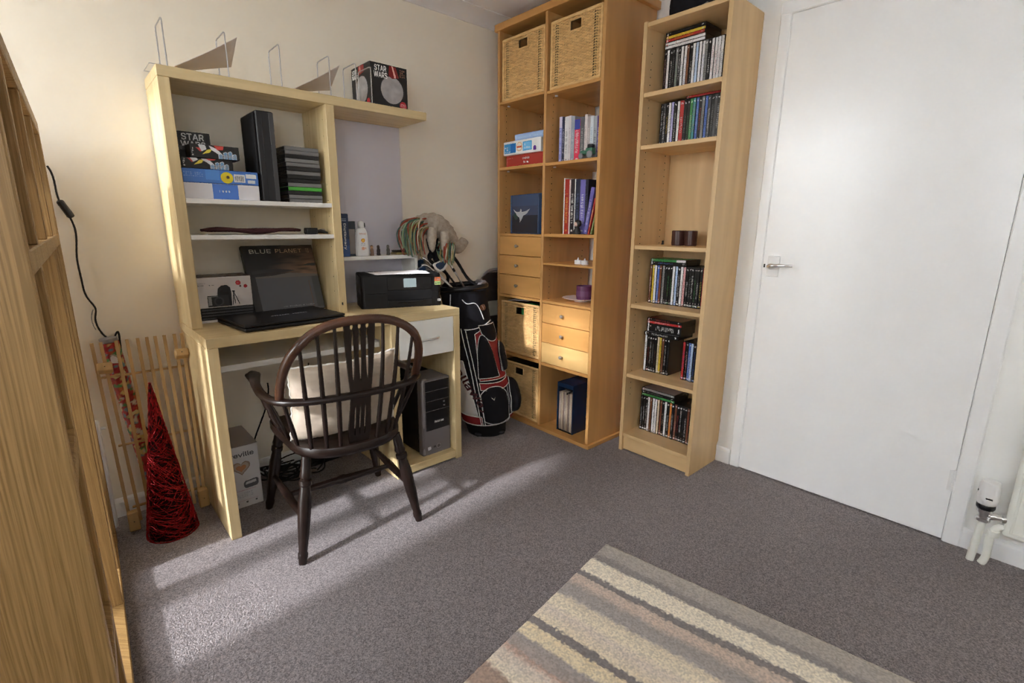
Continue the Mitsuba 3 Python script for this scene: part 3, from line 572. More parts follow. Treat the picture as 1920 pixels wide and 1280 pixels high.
fg = thing('figurine', 'small dark haired figurine before the books', 'figurine')
obj('body', lathe([(0, 0), (.018, 0), (.020, .01), (.013, .03), (.008, .04), (0, .04)], 1.635, -.690, 1.1076, 20), 'leather', fg, smooth=40); obj('face', trimesh.creation.icosphere(2, .013).apply_translation([1.631, -.689, 1.157]), 'print', fg, smooth=True, color=(.62, .42, .36))
hm = trimesh.creation.icosphere(3, .017); hm.vertices = hm.vertices * A([.9, 1.15, 1.1]) + A([1.638, -.692, 1.160]); obj('hair', hm, 'leather', fg, smooth=True)
# picture book standing face out
pb = thing('picture_book', 'blue picture book with a white bird, leaning face out', 'book')
M_ = lambda m: place(m, 1.655, -.165, 1.1041, -12)
obj('cover', M_(cb(0, .022, -.295, 0, 0, .212, .002)), 'print', pb, color=(.022, .05, .12))
pr = Print(A([0, 0, 0.]), -EY, EZ).rect(.022, .004, .268, .204, (.012, .016, .028)).rect(.022, .150, .268, .058, (.035, .065, .14)).rect(.022, .10, .268, .05, (.035, .05, .10)).rect(.004, .004, .006, .204, (.10, .20, .34))
pr.poly([(.035, .135), (.075, .118), (.105, .120), (.118, .138), (.128, .118), (.17, .122), (.215, .135), (.18, .108), (.145, .098), (.125, .075), (.108, .062), (.102, .088), (.07, .100)], (.42, .43, .46)).poly([(.03, .10), (.06, .115), (.09, .085), (.06, .075)], (.02, .05, .04))
obj('cover_picture', M_(frame(CAT(pr.m), pr.o, pr.u, pr.v)), 'print', pb, color=np.vstack(pr.c))
# tealights, candle and plate
for i, (y, lb) in enumerate(((-.658, 'white flameless tealight, left of the pair on the thin shelf'), (-.703, 'white flameless tealight, right of the pair on the thin shelf'))):
    t = thing('tealight', lb, 'candle'); obj('cup', lathe([(0, 0), (.0185, 0), (.019, .002), (.019, .019), (.016, .021), (0, .018)], 1.69, y, .9546, 28), 'white_plastic', t, smooth=40)
    obj('flame', lathe([(0, 0), (.004, .001), (.0055, .006), (.003, .013), (0, .017)], 1.69, y, .9722, 14), 'white_plastic', t, smooth=True)
sp = thing('plate', 'white fluted saucer under the purple candle', 'plate')
n = 64; R = []
for r_, z_, fl in ((.0, .003, 0), (.035, .003, 0), (.04, .010, 0), (.07, .013, 0), (.098, .020, .004), (.099, .022, .004), (.07, .0165, 0), (.03, .013, 0), (.0, .0125, 0)):
    a = np.arange(n) * 2 * math.pi / n; rr = r_ + fl * np.cos(a * 16); R.append(np.stack([1.735 + rr * np.cos(a), -.650 + rr * np.sin(a), .752 + z_ + 0 * a], 1))
obj('dish', loft(R[::-1], False), 'china', sp, smooth=40); obj('foot', lathe([(.030, 0), (.034, 0), (.036, .009), (.030, .009), (.030, 0)], 1.735, -.65, .7525, 32), 'china', sp, smooth=40)
cd = thing('candle', 'purple glass candle standing on the white saucer', 'candle')
cx_, cy_, cz_ = 1.735, -.672, .7655
obj('jar', lathe([(0, 0), (.038, 0), (.042, .004), (.0435, .072), (.042, .074), (.040, .072), (.040, .060), (0, .060)], cx_, cy_, cz_, 40), 'wax_purple', cd, smooth=40)
obj('label', lathe([(.0436, .018), (.0441, .018), (.0444, .048), (.0439, .048)], cx_, cy_, cz_, 40), 'print', cd, smooth=40, color=(.16, .06, .14)); obj('wick', tube([(cx_, cy_, cz_ + .059), (cx_, cy_, cz_ + .068)], .001, 5), 'paper', cd)
# lever arch file
fl = thing('lever_arch_file', 'dark blue lever arch file full of papers in the bottom cube', 'file')
fy0, fy1, fz0, fz1, fx0, fx1 = -.700, -.585, .0216, .305, 1.640, 1.93
obj('cover', CAT([cb(fx0, fx1, fy0, fy0 + .004, fz0, fz1), cb(fx0, fx1, fy1 - .004, fy1, fz0, fz1), cb(fx1 - .004, fx1, fy0, fy1, fz0, fz1)]), 'navy_plastic', fl)
obj('bottom_edge', cb(fx0 + .002, fx1 - .005, fy0 + .0045, fy1 - .0045, fz0, fz0 + .004), 'black', fl)
pp = [cb(fx0 + .006 + rng.uniform(0, .006), fx1 - .03, fy0 + .008 + i * .0066, fy0 + .0135 + i * .0066, fz0 + .006, fz1 - .05 - rng.uniform(0, .012), .0003) for i in range(15)]
for i, m in enumerate(pp): obj('divider_page', m, 'print', fl, color=[(.22, .16, .115), (.40, .32, .24), (.30, .23, .17), (.36, .30, .25), (.18, .13, .11)][i % 5])
obj('mechanism', CAT([cb(fx0 + .03, fx0 + .16, fy0 + .02, fy1 - .02, fz1 - .045, fz1 - .03, .002), tube([(fx0 + .025, fy0 + .03, fz1 - .04), (fx0 + .01, fy0 + .035, fz1 - .05), (fx0 + .008, fy0 + .05, fz1 - .06)], .004, 8)]), 'black', fl)
obj('top_edge', cb(fx0 + .004, fx1 - .005, fy0 + .0045, fy1 - .0045, fz1 - .026, fz1 - .002), 'navy_plastic', fl)

# ------------------------------------------------------------------ on top of the hutch
for i, (x, lb) in enumerate(((.036, 'upright wire bookend nearest the left end of the hutch top'), (.221, 'wire bookend under the large tilted sheet'), (.403, 'wire bookend between the two tilted sheets'), (.594, 'wire bookend under the small tilted sheet'), (.706, 'wire bookend just left of the black lamp box'), (.775, 'wire bookend against the black lamp box'))):
    hgt = .148 - (.004 if i > 3 else 0); z0 = HZ + .0016; y0, y1 = -.250, -.130
    P = [(x, y0, z0)] + [(x, y0, z0 + hgt - .012), (x, y0 + .003, z0 + hgt - .003), (x, y0 + .012, z0 + hgt), (x, y1 - .012, z0 + hgt), (x, y1 - .003, z0 + hgt - .003), (x, y1, z0 + hgt - .012), (x, y1, z0)]
    w = thing('wire_bookend', lb, 'bookend'); obj('hoop', tube(P, .0022, 8), 'wire', w, smooth=30)
    obj('foot', tube([(x, y0, z0), (x - .05, y0, z0), (x - .05, y1, z0), (x, y1, z0)], .0016, 6), 'wire', w)
def sheet(name, label, x0, x1, z0, z1, y0, y1, m, under):
    n, k = 26, 10; U, V = np.meshgrid(np.linspace(0, 1, n), np.linspace(0, 1, k), indexing='ij')
    X = x0 + (x1 - x0) * U; Y = y0 + (y1 - y0) * V; Z_ = z0 + (z1 - z0) * U + .006 * np.sin(U * 3.1) * (V - .6) - .075 * U * V
    top = np.stack([X, Y, Z_ + .002], -1).reshape(-1, 3); bot = np.stack([X, Y, Z_], -1).reshape(-1, 3); idx = np.arange(n * k).reshape(n, k)
    q = np.stack([idx[:-1, :-1], idx[1:, :-1], idx[1:, 1:], idx[:-1, 1:]], -1).reshape(-1, 4); o = n * k
    bd = np.r_[idx[:, 0], idx[-1, 1:], idx[-2::-1, -1], idx[0, -2:0:-1]]; L_ = [[bd[i], bd[i - 1], o + bd[i - 1], o + bd[i]] for i in range(len(bd))]
    F4 = np.vstack([q, q[:, ::-1] + o, L_]); F3 = np.vstack([F4[:, [0, 1, 2]], F4[:, [0, 2, 3]]])
    return solo(name, label, 'paper', trimesh.Trimesh(np.vstack([top, bot]), F3, process=False), m)
sheet('card_folder', 'large sheet of card tilted over the second wire bookend', .058, .262, HZ + .006, HZ + .140, -.246, -.134, 'paper_buff', None)
sheet('card_folder', 'small sheet of card tilted over the fourth wire bookend', .452, .640, HZ + .006, HZ + .124, -.246, -.134, 'paper_buff', None)
lb = thing('lamp_box', 'black cube box with a large grey globe and red seal on the hutch top', 'box')
lx, ly, lz, ls = .795, -.205, HZ + .0006, .182
obj('carton', cb(lx, lx + ls, ly, ly + ls, lz, lz + ls, .001), 'print', lb, color=(.007, .007, .008))
def globe(pr, x, y, r_):
    pr.disc(x, y, r_ * 1.05, (.03, .03, .035), 36)
    V, F, C = [(0, 0, 0)], [], []; nr, na = 9, 40
    for i in range(1, nr + 1):
        for j in range(na): a = 2 * math.pi * j / na; V.append((r_ * i / nr * math.cos(a), r_ * i / nr * math.sin(a), 0))
    for j in range(na): F.append([0, 1 + j, 1 + (j + 1) % na])
    for i in range(nr - 1):
        for j in range(na): p = 1 + i * na; F += [[p + j, p + na + j, p + na + (j + 1) % na], [p + j, p + na + (j + 1) % na, p + (j + 1) % na]]
    V = A(V); c = .36 + .22 * (meshkit.fbm(V * 45 + 3) - .5); pr.k += 1
    m = trimesh.Trimesh(V + A([x, y, .0004 + .00012 * pr.k]), F, process=False); pr.m.append(m); pr.c.append(np.stack([c, c * .96, c * .98], 1))
pr = Print((lx, ly, lz), EX, EZ); globe(pr, .104, .080, .056)
pr.poly([(.092, .179), (.125, .179), (.140, .136), (.105, .128), (.088, .140)], (.20, .012, .012)).poly([(.104, .180), (.111, .180), (.126, .135), (.117, .132)], (.75, .38, .33)).blur(.145, .140, .028, .034, (.32, .16, .10), BLK, 4, 8)
pr.text('STAR', .020, .150, .058, .024, WHITE, True).text('WARS', .016, .123, .066, .024, WHITE, True).disc(.157, .022, .018, (.45, .02, .03)).blur(.144, .012, .026, .020, (.75, .55, .55), (.45, .02, .03), 3, 2, 5).done('front_print', lb)
pr = Print((lx, ly + ls, lz), -EY, EZ); globe(pr, .098, .080, .056); pr.poly([(.070, .180), (.125, .180), (.125, .150), (.070, .142)], (.20, .012, .012)).rect(.085, .150, .008, .028, (.75, .38, .33)).text('STAR', .012, .152, .045, .019, WHITE, True).text('WARS', .010, .132, .050, .018, WHITE, True).disc(.157, .022, .016, (.45, .02, .03)).done('side_print', lb)

# ------------------------------------------------------------------ upper hutch shelf
z = 1.2315 + .0006
t = simple_box('white_box', 'flat white box with a blue square at the bottom of the hutch pile', 'box', .0375, .286, -.242, -.04, z, z + .055, (.66, .65, .68))
Print((.0375, -.242, z), EX, EZ).rect(.090, .001, .084, .053, (.07, .19, .58)).rect(.111, .0255, .002, .0065, (.6, .63, .72)).rect(.1205, .0255, .005, .0065, (.6, .63, .72)).rect(.131, .0255, .005, .0065, (.6, .63, .72)).rect(.141, .0255, .005, .0065, (.6, .63, .72)).done('print', t)
z += .0556
t = simple_box('puzzle_box', 'bright blue flat box with a yellow round sticker, on the white box', 'box', .0375, .286, -.243, -.05, z, z + .048, (.05, .14, .42))
Print((.0375, -.243, z), EX, EZ).rect(.002, .002, .244, .044, (.055, .17, .50)).rect(.072, .012, .045, .034, (.08, .24, .60)).blur(.004, .020, .062, .018, (.22, .34, .62), (.055, .17, .5), 3, 1).blur(.075, .016, .038, .024, (.25, .38, .65), (.08, .24, .6), 4, 2).rect(.162, .008, .038, .028, (.62, .62, .64))
pr = Print((.0375, -.243, z), EX, EZ).rect(.002, .002, .244, .044, (.055, .17, .50)).rect(.072, .012, .045, .034, (.08, .24, .60)).blur(.004, .020, .062, .018, (.22, .34, .62), (.055, .17, .5), 3, 1).rect(.164, .008, .038, .028, (.62, .62, .64))
for j in range(14): pr.rect(.168 + j * .0022, .012, .0008 + .0008 * (j % 3 == 0), .019, (.1, .1, .1)); pr.k -= 1
pr.disc(.141, .022, .021, (.66, .52, .02), ry=.020).disc(.144, .024, .0055, (.05, .03, .02)).rect(.205, .024, .036, .015, (.66, .68, .70)).rect(.210, .006, .026, .012, (.55, .58, .62)).done('print', t)
z += .0486
t = simple_box('black_carton', 'black upright carton lettered in silver behind the toy boxes', 'box', .052, .158, -.150, -.060, z, z + .134, (.007, .007, .008))
Print((.052, -.150, z), EX, EZ).text('STAR', .014, .105, .072, .023, (.55, .55, .56), True).text('WARS', .010, .080, .080, .022, (.55, .55, .56), True).rect(0.0, .070, .10, .014, (.04, .04, .045)).done('print', t)
def toy(x0, x1, y0, y1, z0, h_, label, flip):
    t = simple_box('toy_box', label, 'box', x0, x1, y0, y1, z0, z0 + h_, (.007, .007, .008)); w = x1 - x0
    pr = Print((x0, y0, z0), EX, EZ).blur(.005, .006, .006, .028, WHITE, (.1, .1, .1), 4, 61, 2).poly([(.018, .034), (.050, .034), (.032, .020), (.026, .026)], (.45, .05, .04)).poly([(.026, h_ - .001), (.048, h_ - .001), (.052, .030), (.036, .022)], (.60, .60, .62)).poly([(.036, .012), (.062, .020), (.070, .032), (.056, .030)], (.62, .52, .06)).poly([(.060, h_ - .002), (.085, .034), (.10, .018), (.088, .016), (.066, .030)], (.55, .55, .58)).poly([(.075, h_ - .001), (.108, h_ - .001), (.104, .032), (.086, .030)], (.48, .05, .04))
    for j, (xx, hh_) in enumerate(((.088, .020), (.104, .027), (.120, .030), (.134, .022))):
        pr.poly([(xx, .001), (xx + .0135, .001), (xx + .0135, hh_ - .004), (xx + .009, hh_), (xx, hh_ - .004)], (.62, .62, .64)).poly([(xx + .0018, .001), (xx + .0122, .001), (xx + .0122, hh_ - .006), (xx + .008, hh_ - .002), (xx + .0018, hh_ - .006)], (.10, .24, .42)).blur(xx + .003, .004, .008, .012, (.6, .35, .15), (.1, .24, .42), 3, j + 4, 3)
    pr.done('print', t)
toy(.042, .205, -.236, -.155, z, .037, 'lower black toy box with red and yellow artwork on the blue box', 0)
toy(.072, .230, -.238, -.158, z + .0376, .046, 'upper black toy box with red and yellow artwork in the hutch', 1)
ct = thing('console_tower', 'tall dark grey upright console standing on the hutch shelf', 'console')
z0 = 1.2321; C_ = lambda m: place(m, .2985, -.240, z0, 0)
P = Polygon([(0, 0), (.185, 0), (.185, .322), (.0, .330)]); 
obj('body', C_(cb(0, .064, 0, .16, .0, .330, .004)), 'dark_grey', ct)
obj('left_shell', C_(CAT([cb(-.006, -.0006, .006, .16, .0, .10, .002), cb(-.010, -.0006, .004, .16, .10, .322, .003)])), 'black_matte', ct); obj('front_strip', C_(cb(.047, .0635, -.0012, -.0001, .004, .326, .0005)), 'tower_strip', ct)
obj('seam', C_(cb(.020, .0215, -.0008, -.0001, .004, .326, .0002)), 'black', ct)
z = 1.2315
for i, cde in enumerate('ggkngkkgkggkgg'):
    col = {'g': (.15, .15, .15), 'k': (.007, .007, .008), 'n': (.06, .34, .04)}[cde]; th_ = .0155
    nm = {'g': 'grey', 'k': 'black', 'n': 'bright green'}[cde]
    t = thing('disc_case', f'{nm} disc case, {ORD[i]} from the bottom of the hutch pile beside the console', 'case', 'disc cases piled in the hutch')
    x0 = .401 + rng.uniform(-.003, .003); y0 = -.222 + rng.uniform(-.004, .004)
    obj('shell', cb(x0, x0 + .136, y0, y0 + .17, z + .0006, z + th_, .0012), 'case', t, color=col); 
    obj('insert', cb(x0 + .004, x0 + .132, y0 - .0005, y0 + .001, z + .004, z + th_ - .003, .0002), 'case', t, color=[c_ * 1.15 for c_ in col])
    obj('spine', cb(x0 - .0006, x0 + .0008, y0 + .002, y0 + .168, z + .002, z + th_ - .0015, .0002), 'case', t, color=(.012, .012, .014)); z += th_
# ------------------------------------------------------------------ middle hutch shelf
n = 60; U = np.linspace(0, 1, n); R = []
for u_ in U:
    a = np.arange(16) * 2 * math.pi / 16; s_ = math.sin(math.pi * min(max(u_, .02), .98)) ** .25
    zc = .0160 + .003 * math.sin(u_ * 9); R.append(np.stack([np.full(16, .085 + .355 * u_), -.19 + .055 * s_ * np.sign(np.cos(a)) * np.abs(np.cos(a)) ** .7, 1.1046 + zc + s_ * (.010 + .002 * math.sin(u_ * 14)) * np.sin(a)], 1))
solo('folded_sleeve', 'folded dark maroon cloth sleeve lying on the middle hutch shelf', 'cloth', loft(R), 'maroon', smooth=True)
dv = thing('small_camera', 'small black camera beside the maroon cloth on the hutch shelf', 'camera')
obj('body', rbox(.458, .505, -.232, -.195, 1.1050, 1.131, .004, 2), 'black', dv, smooth=40); obj('strap', tube(spline([(.505, -.215, 1.115), (.525, -.225, 1.118), (.540, -.23, 1.112), (.547, -.21, 1.112), (.53, -.19, 1.113), (.51, -.20, 1.118)], 40), .005, 6), 'black', dv, smooth=True); obj('clip', cb(.522, .540, -.222, -.205, 1.117, 1.127, .002), 'knob', dv)

# ------------------------------------------------------------------ desk top, left bay
z = DKZ + .0006
solo('white_folder', 'white folder at the bottom of the pile below the camera box', 'folder', cb(.050, .228, -.160, -.02, z, z + .008, .001), 'paper')
z += .0086
for i in range(4):
    t = thing('flat_case', f'dark flat disc case, {ORD[i]} from the bottom under the camera box', 'case', 'flat cases under the camera box')
    w_ = rng.uniform(-.003, .003)
    obj('shell', cb(.050 + abs(w_), .246 + w_, -.154 + w_, -.02, z, z + .0110, .001), 'dark_grey', t); obj('insert', cb(.057, .240, -.1546 + w_, -.148, z + .003, z + .0085, .0002), 'case', t, color=(.075, .075, .08)); z += .0115
t = simple_box('camera_box', 'white camera box with black camera, bag and tripod printed on it', 'box', .050, .246, -.143, -.02, z, z + .120, (.62, .58, .57))
obj('lid', cb(.0495, .2465, -.1435, -.0195, z + .1204, z + .1225, .0005), 'print', t, color=(.06, .035, .03))
pr = Print((.050, -.143, z), EX, EZ)
pr.poly([(.070, .004), (.070, .055), (.074, .075), (.086, .086), (.104, .088), (.117, .078), (.120, .060), (.118, .004)], BLK).rect(.034, .004, .075, .044, (.02, .02, .022)).rect(.036, .010, .012, .034, (.25, .25, .25)).disc(.073, .024, .018, (.04, .04, .045)).disc(.073, .024, .012, (.012, .012, .014)).rect(.034, .043, .036, .003, (.2, .2, .2))
for a, b in (((.128, .058), (.122, .006)), ((.129, .058), (.146, .008)), ((.128, .058), (.131, .012))):
    d_ = A(b) - A(a); n_ = A([-d_[1], d_[0]]) / np.linalg.norm(d_) * .0013; pr.poly([A(a) + n_, A(a) - n_, A(b) - n_, A(b) + n_], (.03, .03, .03)); pr.k -= 1
pr.rect(.124, .058, .009, .006, BLK).disc(.148, .094, .0095, (.40, .02, .03)).disc(.155, .080, .004, (.12, .06, .05)).disc(.174, .079, .007, (.40, .02, .03)).blur(.004, .096, .034, .005, (.36, .34, .34), (.62, .58, .57), 1, 12, 8).blur(.004, .087, .075, .006, (.10, .10, .10), (.4, .38, .38), 1, 13, 15).blur(.144, .092, .008, .004, (.7, .4, .4), (.4, .02, .03), 1, 3, 4)
pr.done('print', t)
bp = thing('large_book', 'large dark hardback titled BLUE PLANET II leaning at the back of the desk', 'book')
W_, H_ = .295, .292; bo, bu, bv = A([.254, -.136, DKZ + .0100]), A([1, 0.0, 0]), A([-.040, .29, 1.0]); bv /= np.linalg.norm(bv)
def onb(m): return frame(m, bo, bu, bv)
bm = cb(0, W_, 0, H_, -.026, 0, .001); obj('cover', onb(bm), 'print', bp, color=(.007, .007, .008))
pr = Print(bo, bu, bv)
pr.rect(.002, .002, W_ - .004, H_ - .004, (.016, .015, .016)).rect(.030, .002, W_ - .034, .155, (.085, .088, .098))
nx_, ny_ = 56, 44; gu_, gv_ = np.meshgrid(np.linspace(.002, W_ - .002, nx_), np.linspace(.156, H_ - .002, ny_), indexing='ij')
wv_ = meshkit.fbm(np.stack([gu_ * 9 + gv_ * 5, gv_ * 70, 0 * gu_ + 2], -1), 4); dk_ = np.clip((gu_ - .06 - .5 * (gv_ - .156)) / .16, 0, 1) * np.clip((wv_ - .28) * 3.0, 0, 1)
gc_ = A([.010, .009, .010]) + dk_.reshape(-1, 1) * (A([.20, .105, .05]) * np.clip(1.15 - 2.2 * (gv_.reshape(-1, 1) - .156) / .3, .35, 1.2))
ix_ = np.arange(nx_ * ny_).reshape(nx_, ny_); q4 = np.stack([ix_[:-1, :-1], ix_[1:, :-1], ix_[1:, 1:], ix_[:-1, 1:]], -1).reshape(-1, 4); pr.k += 1
pr.m.append(trimesh.Trimesh(np.stack([gu_, gv_, 0 * gu_ + .0004 + .00012 * pr.k], -1).reshape(-1, 3), np.vstack([q4[:, [0, 1, 2]], q4[:, [0, 2, 3]]]), process=False)); pr.c.append(gc_); pr.k += 3
pr.poly([(.03, .157), (.10, .160), (.17, .170), (.235, .164), (W_ - .004, .158), (W_ - .004, .150), (.03, .150)], (.13, .115, .10)).poly([(.02, .168), (.09, .175), (.15, .172), (.20, .180), (.12, .19), (.02, .185)], (.02, .02, .022)).poly([(.235, .20), (.29, .196), (.292, .21), (.26, .208)], (.02, .03, .03)).rect(.245, .01, .004, .12, (.12, .07, .05)).rect(.262, .01, .03, .14, (.055, .06, .06))
pr.text('BLUE', .028, .258, .086, .017, (.48, .46, .42)).text('PLANET', .132, .258, .112, .017, (.36, .24, .15)).text('II', .262, .258, .014, .017, (.34, .24, .16)).blur(.11, .020, .14, .007, (.26, .26, .27), (.09, .09, .1), 1, 77, 22)
pr.done('cover_print', bp)
lp = thing('laptop', 'closed black laptop on the left of the desk', 'laptop')
LR = lambda m: place(m, .127, -.463, DKZ + .0006, 5.5)
obj('base', LR(rbox(0, .390, 0, .282, .002, .0165, .006, 2)), 'black', lp, smooth=35); obj('lid', LR(rbox(0, .390, 0, .282, .0172, .0265, .0045, 2)), 'black', lp, smooth=35, label='black lid with faint lettering')
obj('foot', LR(CAT([cb(x, x + .03, y, y + .01, 0, .0025, .0005) for x in (.03, .32) for y in (.02, .23)])), 'black_matte', lp); obj('hinge_cap', LR(CAT([trimesh.creation.icosphere(2, .0022).apply_translation([.0045, .003, .011]), trimesh.creation.icosphere(2, .0018).apply_translation([.0045, .003, .0225])])), 'chrome', lp, smooth=True)
tm = CAT([cbx(.15 + .0105 * i, .1505 + .0105 * i + .006 + .001 * (i % 2), .135, .143).apply_translation([0, 0, .0265]) for i in range(14) if i != 7]); obj('lettering', LR(tm), 'mid_grey', lp)
# ------------------------------------------------------------------ printer
pt = thing('printer', 'black desktop printer with a small screen and orange sticker', 'printer')
PF = lambda m: place(m, .678, -.2335, DKZ + .0006, -18.5)
PWd, PD, PH = .378, .190, .150
pf = Polygon([(0, 0), (PWd, 0), (PWd, PD), (0, PD)]).buffer(-.02).buffer(.02, 6)
obj('base', PF(prism(pf, .068)), 'black', pt, smooth=35)
up = prism(pf, PH - .0695); up.apply_translation([0, 0, .0690]); obj('scanner_unit', PF(up), 'black', pt, smooth=35)
lid = prism(pf.buffer(-.003), .006); lid.apply_translation([0, 0, PH - .0004]); obj('lid', PF(lid), 'black_matte', pt, smooth=35)
obj('control_panel', PF(cb(.120, .330, -.0035, .002, .082, PH - .006, .002)), 'black_gloss', pt); obj('output_slot', PF(cb(.120, .330, -.0012, .0004, .036, .080, .0003)), 'black_matte', pt); obj('paper_tray', PF(CAT([cb(.118, .332, -.006, .002, .006, .036, .002), cb(.165, .29, -.012, -.004, .022, .034, .003)])), 'black', pt)
obj('screen', PF(cb(.196, .256, -.0048, -.0034, .094, .136, .0005)), 'screen', pt, label='small pale blue touch screen')
pr = Print(A([0, 0, 0.]), EX, EZ); pr.rect(.345, .119, .030, .019, (.58, .13, .05)).rect(.345, .100, .030, .019, (.30, .38, .14)).rect(.358, .124, .014, .006, (.55, .35, .3)).rect(.358, .106, .014, .006, (.1, .22, .08)).disc(.351, .132, .0035, (.5, .3, .2)).disc(.351, .107, .004, (.15, .15, .12))
obj('sticker', PF(frame(CAT(pr.m), (0, -.0004, 0), EX, EZ)), 'print', pt, color=np.vstack(pr.c), label='orange and green sticker')
pr = Print(A([0, 0, 0.]), EX, EZ); pr.rect(.358, .022, .016, .010, (.55, .55, .55)).rect(.360, .025, .010, .004, (.1, .1, .1)); obj('sticker', PF(frame(CAT(pr.m), (0, -.0004, 0), EX, EZ)), 'print', pt, color=np.vstack(pr.c), label='small white label')
zt = DKZ + PH + .0066
n, k2 = 30, 20; U, V = np.meshgrid(np.linspace(0, .225, n), np.linspace(0, .15, k2), indexing='ij'); Zp = .0012 + .007 * np.exp(-((U - .16) / .05) ** 2) * np.clip(V / .1, 0, 1) + .002 * meshkit.noise(np.stack([U * 30, V * 30, 0 * U], -1))
def solid(U, V, Z, th):
    n, k = U.shape; top = np.stack([U, V, Z + th], -1).reshape(-1, 3); bot = np.stack([U, V, Z], -1).reshape(-1, 3); idx = np.arange(n * k).reshape(n, k); o = n * k
    q = np.stack([idx[:-1, :-1], idx[1:, :-1], idx[1:, 1:], idx[:-1, 1:]], -1).reshape(-1, 4); bd = np.r_[idx[:, 0], idx[-1, 1:], idx[-2::-1, -1], idx[0, -2:0:-1]]
    F4 = np.vstack([q, q[:, ::-1] + o, [[bd[i], bd[i - 1], o + bd[i - 1], o + bd[i]] for i in range(len(bd))]]); return trimesh.Trimesh(np.vstack([top, bot]), np.vstack([F4[:, [0, 1, 2]], F4[:, [0, 2, 3]]]), process=False)
solo('printed_sheet', 'loose white sheets of paper lying on the printer', 'paper', CAT([place(solid(U, V, Zp * 0 + .0002, .0006), .745, -.262, zt, -8), place(solid(U * .95, V * .9, Zp, .0006), .775, -.272, zt, -24)]), 'paper', smooth=30)
# ------------------------------------------------------------------ low shelf over the printer
z = 1.0011
bk = thing('dictionary', 'dark blue dictionary standing by the hutch divider', 'book')
DM = lambda m: place(m, .640, -.142, z, -3)
obj('cover', DM(cb(0, .040, 0, .122, 0, .192, .001)), 'print', bk, color=(.012, .025, .075)); pr = Print(A([0, 0, 0.]), EX, EZ); pr.rect(.001, .001, .038, .05, (.025, .075, .24)).rect(.001, .05, .038, .03, (.02, .05, .16)).text('Dictionary', .013, .150, .118, .015, (.68, .68, .70), True, rot=-90).rect(.008, .160, .022, .004, (.3, .35, .45)).rect(.008, .168, .022, .003, (.3, .35, .45))
obj('spine_print', DM(frame(CAT(pr.m), pr.o, pr.u, pr.v)), 'print', bk, color=np.vstack(pr.c)); obj('pages', DM(cb(.0025, .0375, .003, .1215, .1905, .1935, .0003)), 'mid_grey', bk)
bk = thing('notebook', 'small dark book between the dictionary and the white bottle', 'book'); DM = lambda m: place(m, .690, -.115, z, 0)
obj('cover', DM(cb(0, .036, 0, .10, 0, .160, .001)), 'print', bk, color=(.015, .025, .035)); obj('pages', DM(cb(.003, .033, -.0008, .06, .01, .125, .001)), 'print', bk, color=(.20, .17, .15))
bt = thing('lotion_bottle', 'white sun lotion bottle with an orange sun on the low shelf', 'bottle')
prof = [(.030, .016, 0), (.032, .019, .006), (.032, .019, .05), (.0305, .0185, .085), (.0275, .0175, .112), (.021, .015, .126), (.012, .012, .131)]
R = [np.stack([.752 + a_ * np.sign(np.cos(an)) * np.abs(np.cos(an)) ** .8, -.118 + b_ * np.sin(an), z + h_ + 0 * an], 1) for a_, b_, h_ in prof for an in [np.arange(36) * 2 * math.pi / 36]]
obj('body', loft(R), 'white_plastic', bt, smooth=40); obj('cap', lathe([(0, 0), (.0135, 0), (.0150, .003), (.0145, .022), (.011, .028), (.005, .031), (0, .032)], .752, -.118, z + .1314, 28), 'white_plastic', bt, smooth=40); obj('flip_lid', cb(.7665, .772, -.123, -.113, z + .133, z + .153, .002), 'dark_grey', bt)
pr = Print((.723, -.1375, z), EX, EZ); pr.blur(.010, .100, .034, .008, (.66, .36, .24), (.8, .8, .8), 1, 14, 6).disc(.027, .073, .0095, (.60, .30, .04)).disc(.027, .073, .005, (.68, .50, .08)).blur(.014, .056, .026, .005, (.25, .27, .35), (.6, .6, .65), 1, 15, 7).blur(.015, .049, .024, .0045, (.3, .32, .4), (.6, .6, .65), 1, 16, 7).disc(.025, .036, .0075, (.66, .36, .25)).rect(.035, .032, .005, .008, (.60, .36, .25)).blur(.026, .018, .012, .006, (.4, .4, .42), (.8, .8, .8), 2, 3, 4).done('label_print', bt)
for i, (x, y, col, hat, lb) in enumerate(((.800, -.122, (.22, .13, .08), (.05, .03, .02), 'tiny brown figure beside the white bottle'), (.834, -.122, (.025, .018, .018), (.02, .012, .012), 'tiny black figure between two brown ones'), (.888, -.118, (.07, .07, .06), (.10, .07, .06), 'tiny grey figure with a cap near the printer end of the shelf'))):
    f_ = thing('toy_figure', lb, 'figurine')
    obj('body', lathe([(0, 0), (.009, 0), (.0095, .006), (.007, .014), (.0085, .022), (.008, .030), (.004, .034), (0, .035)], x, y, z, 16), 'print', f_, smooth=40, color=col); obj('head', trimesh.creation.icosphere(2, .0072).apply_translation([x, y, z + .040]), 'print', f_, smooth=True, color=[min(1, c_ * 1.8) for c_ in col]); obj('hair', trimesh.creation.icosphere(2, .0070).apply_translation([x + .0005, y + .002, z + .0425]), 'print', f_, smooth=True, color=hat)
simple_box('tin', 'flat gold tin under a dark one at the end of the low shelf', 'tin', .938, 1.020, -.110, -.050, z, z + .010, (.26, .20, .07), .002)
simple_box('tin', 'flat dark tin lying on the gold tin', 'tin', .942, 1.012, -.107, -.053, z + .0105, z + .021, (.03, .024, .016), .002)

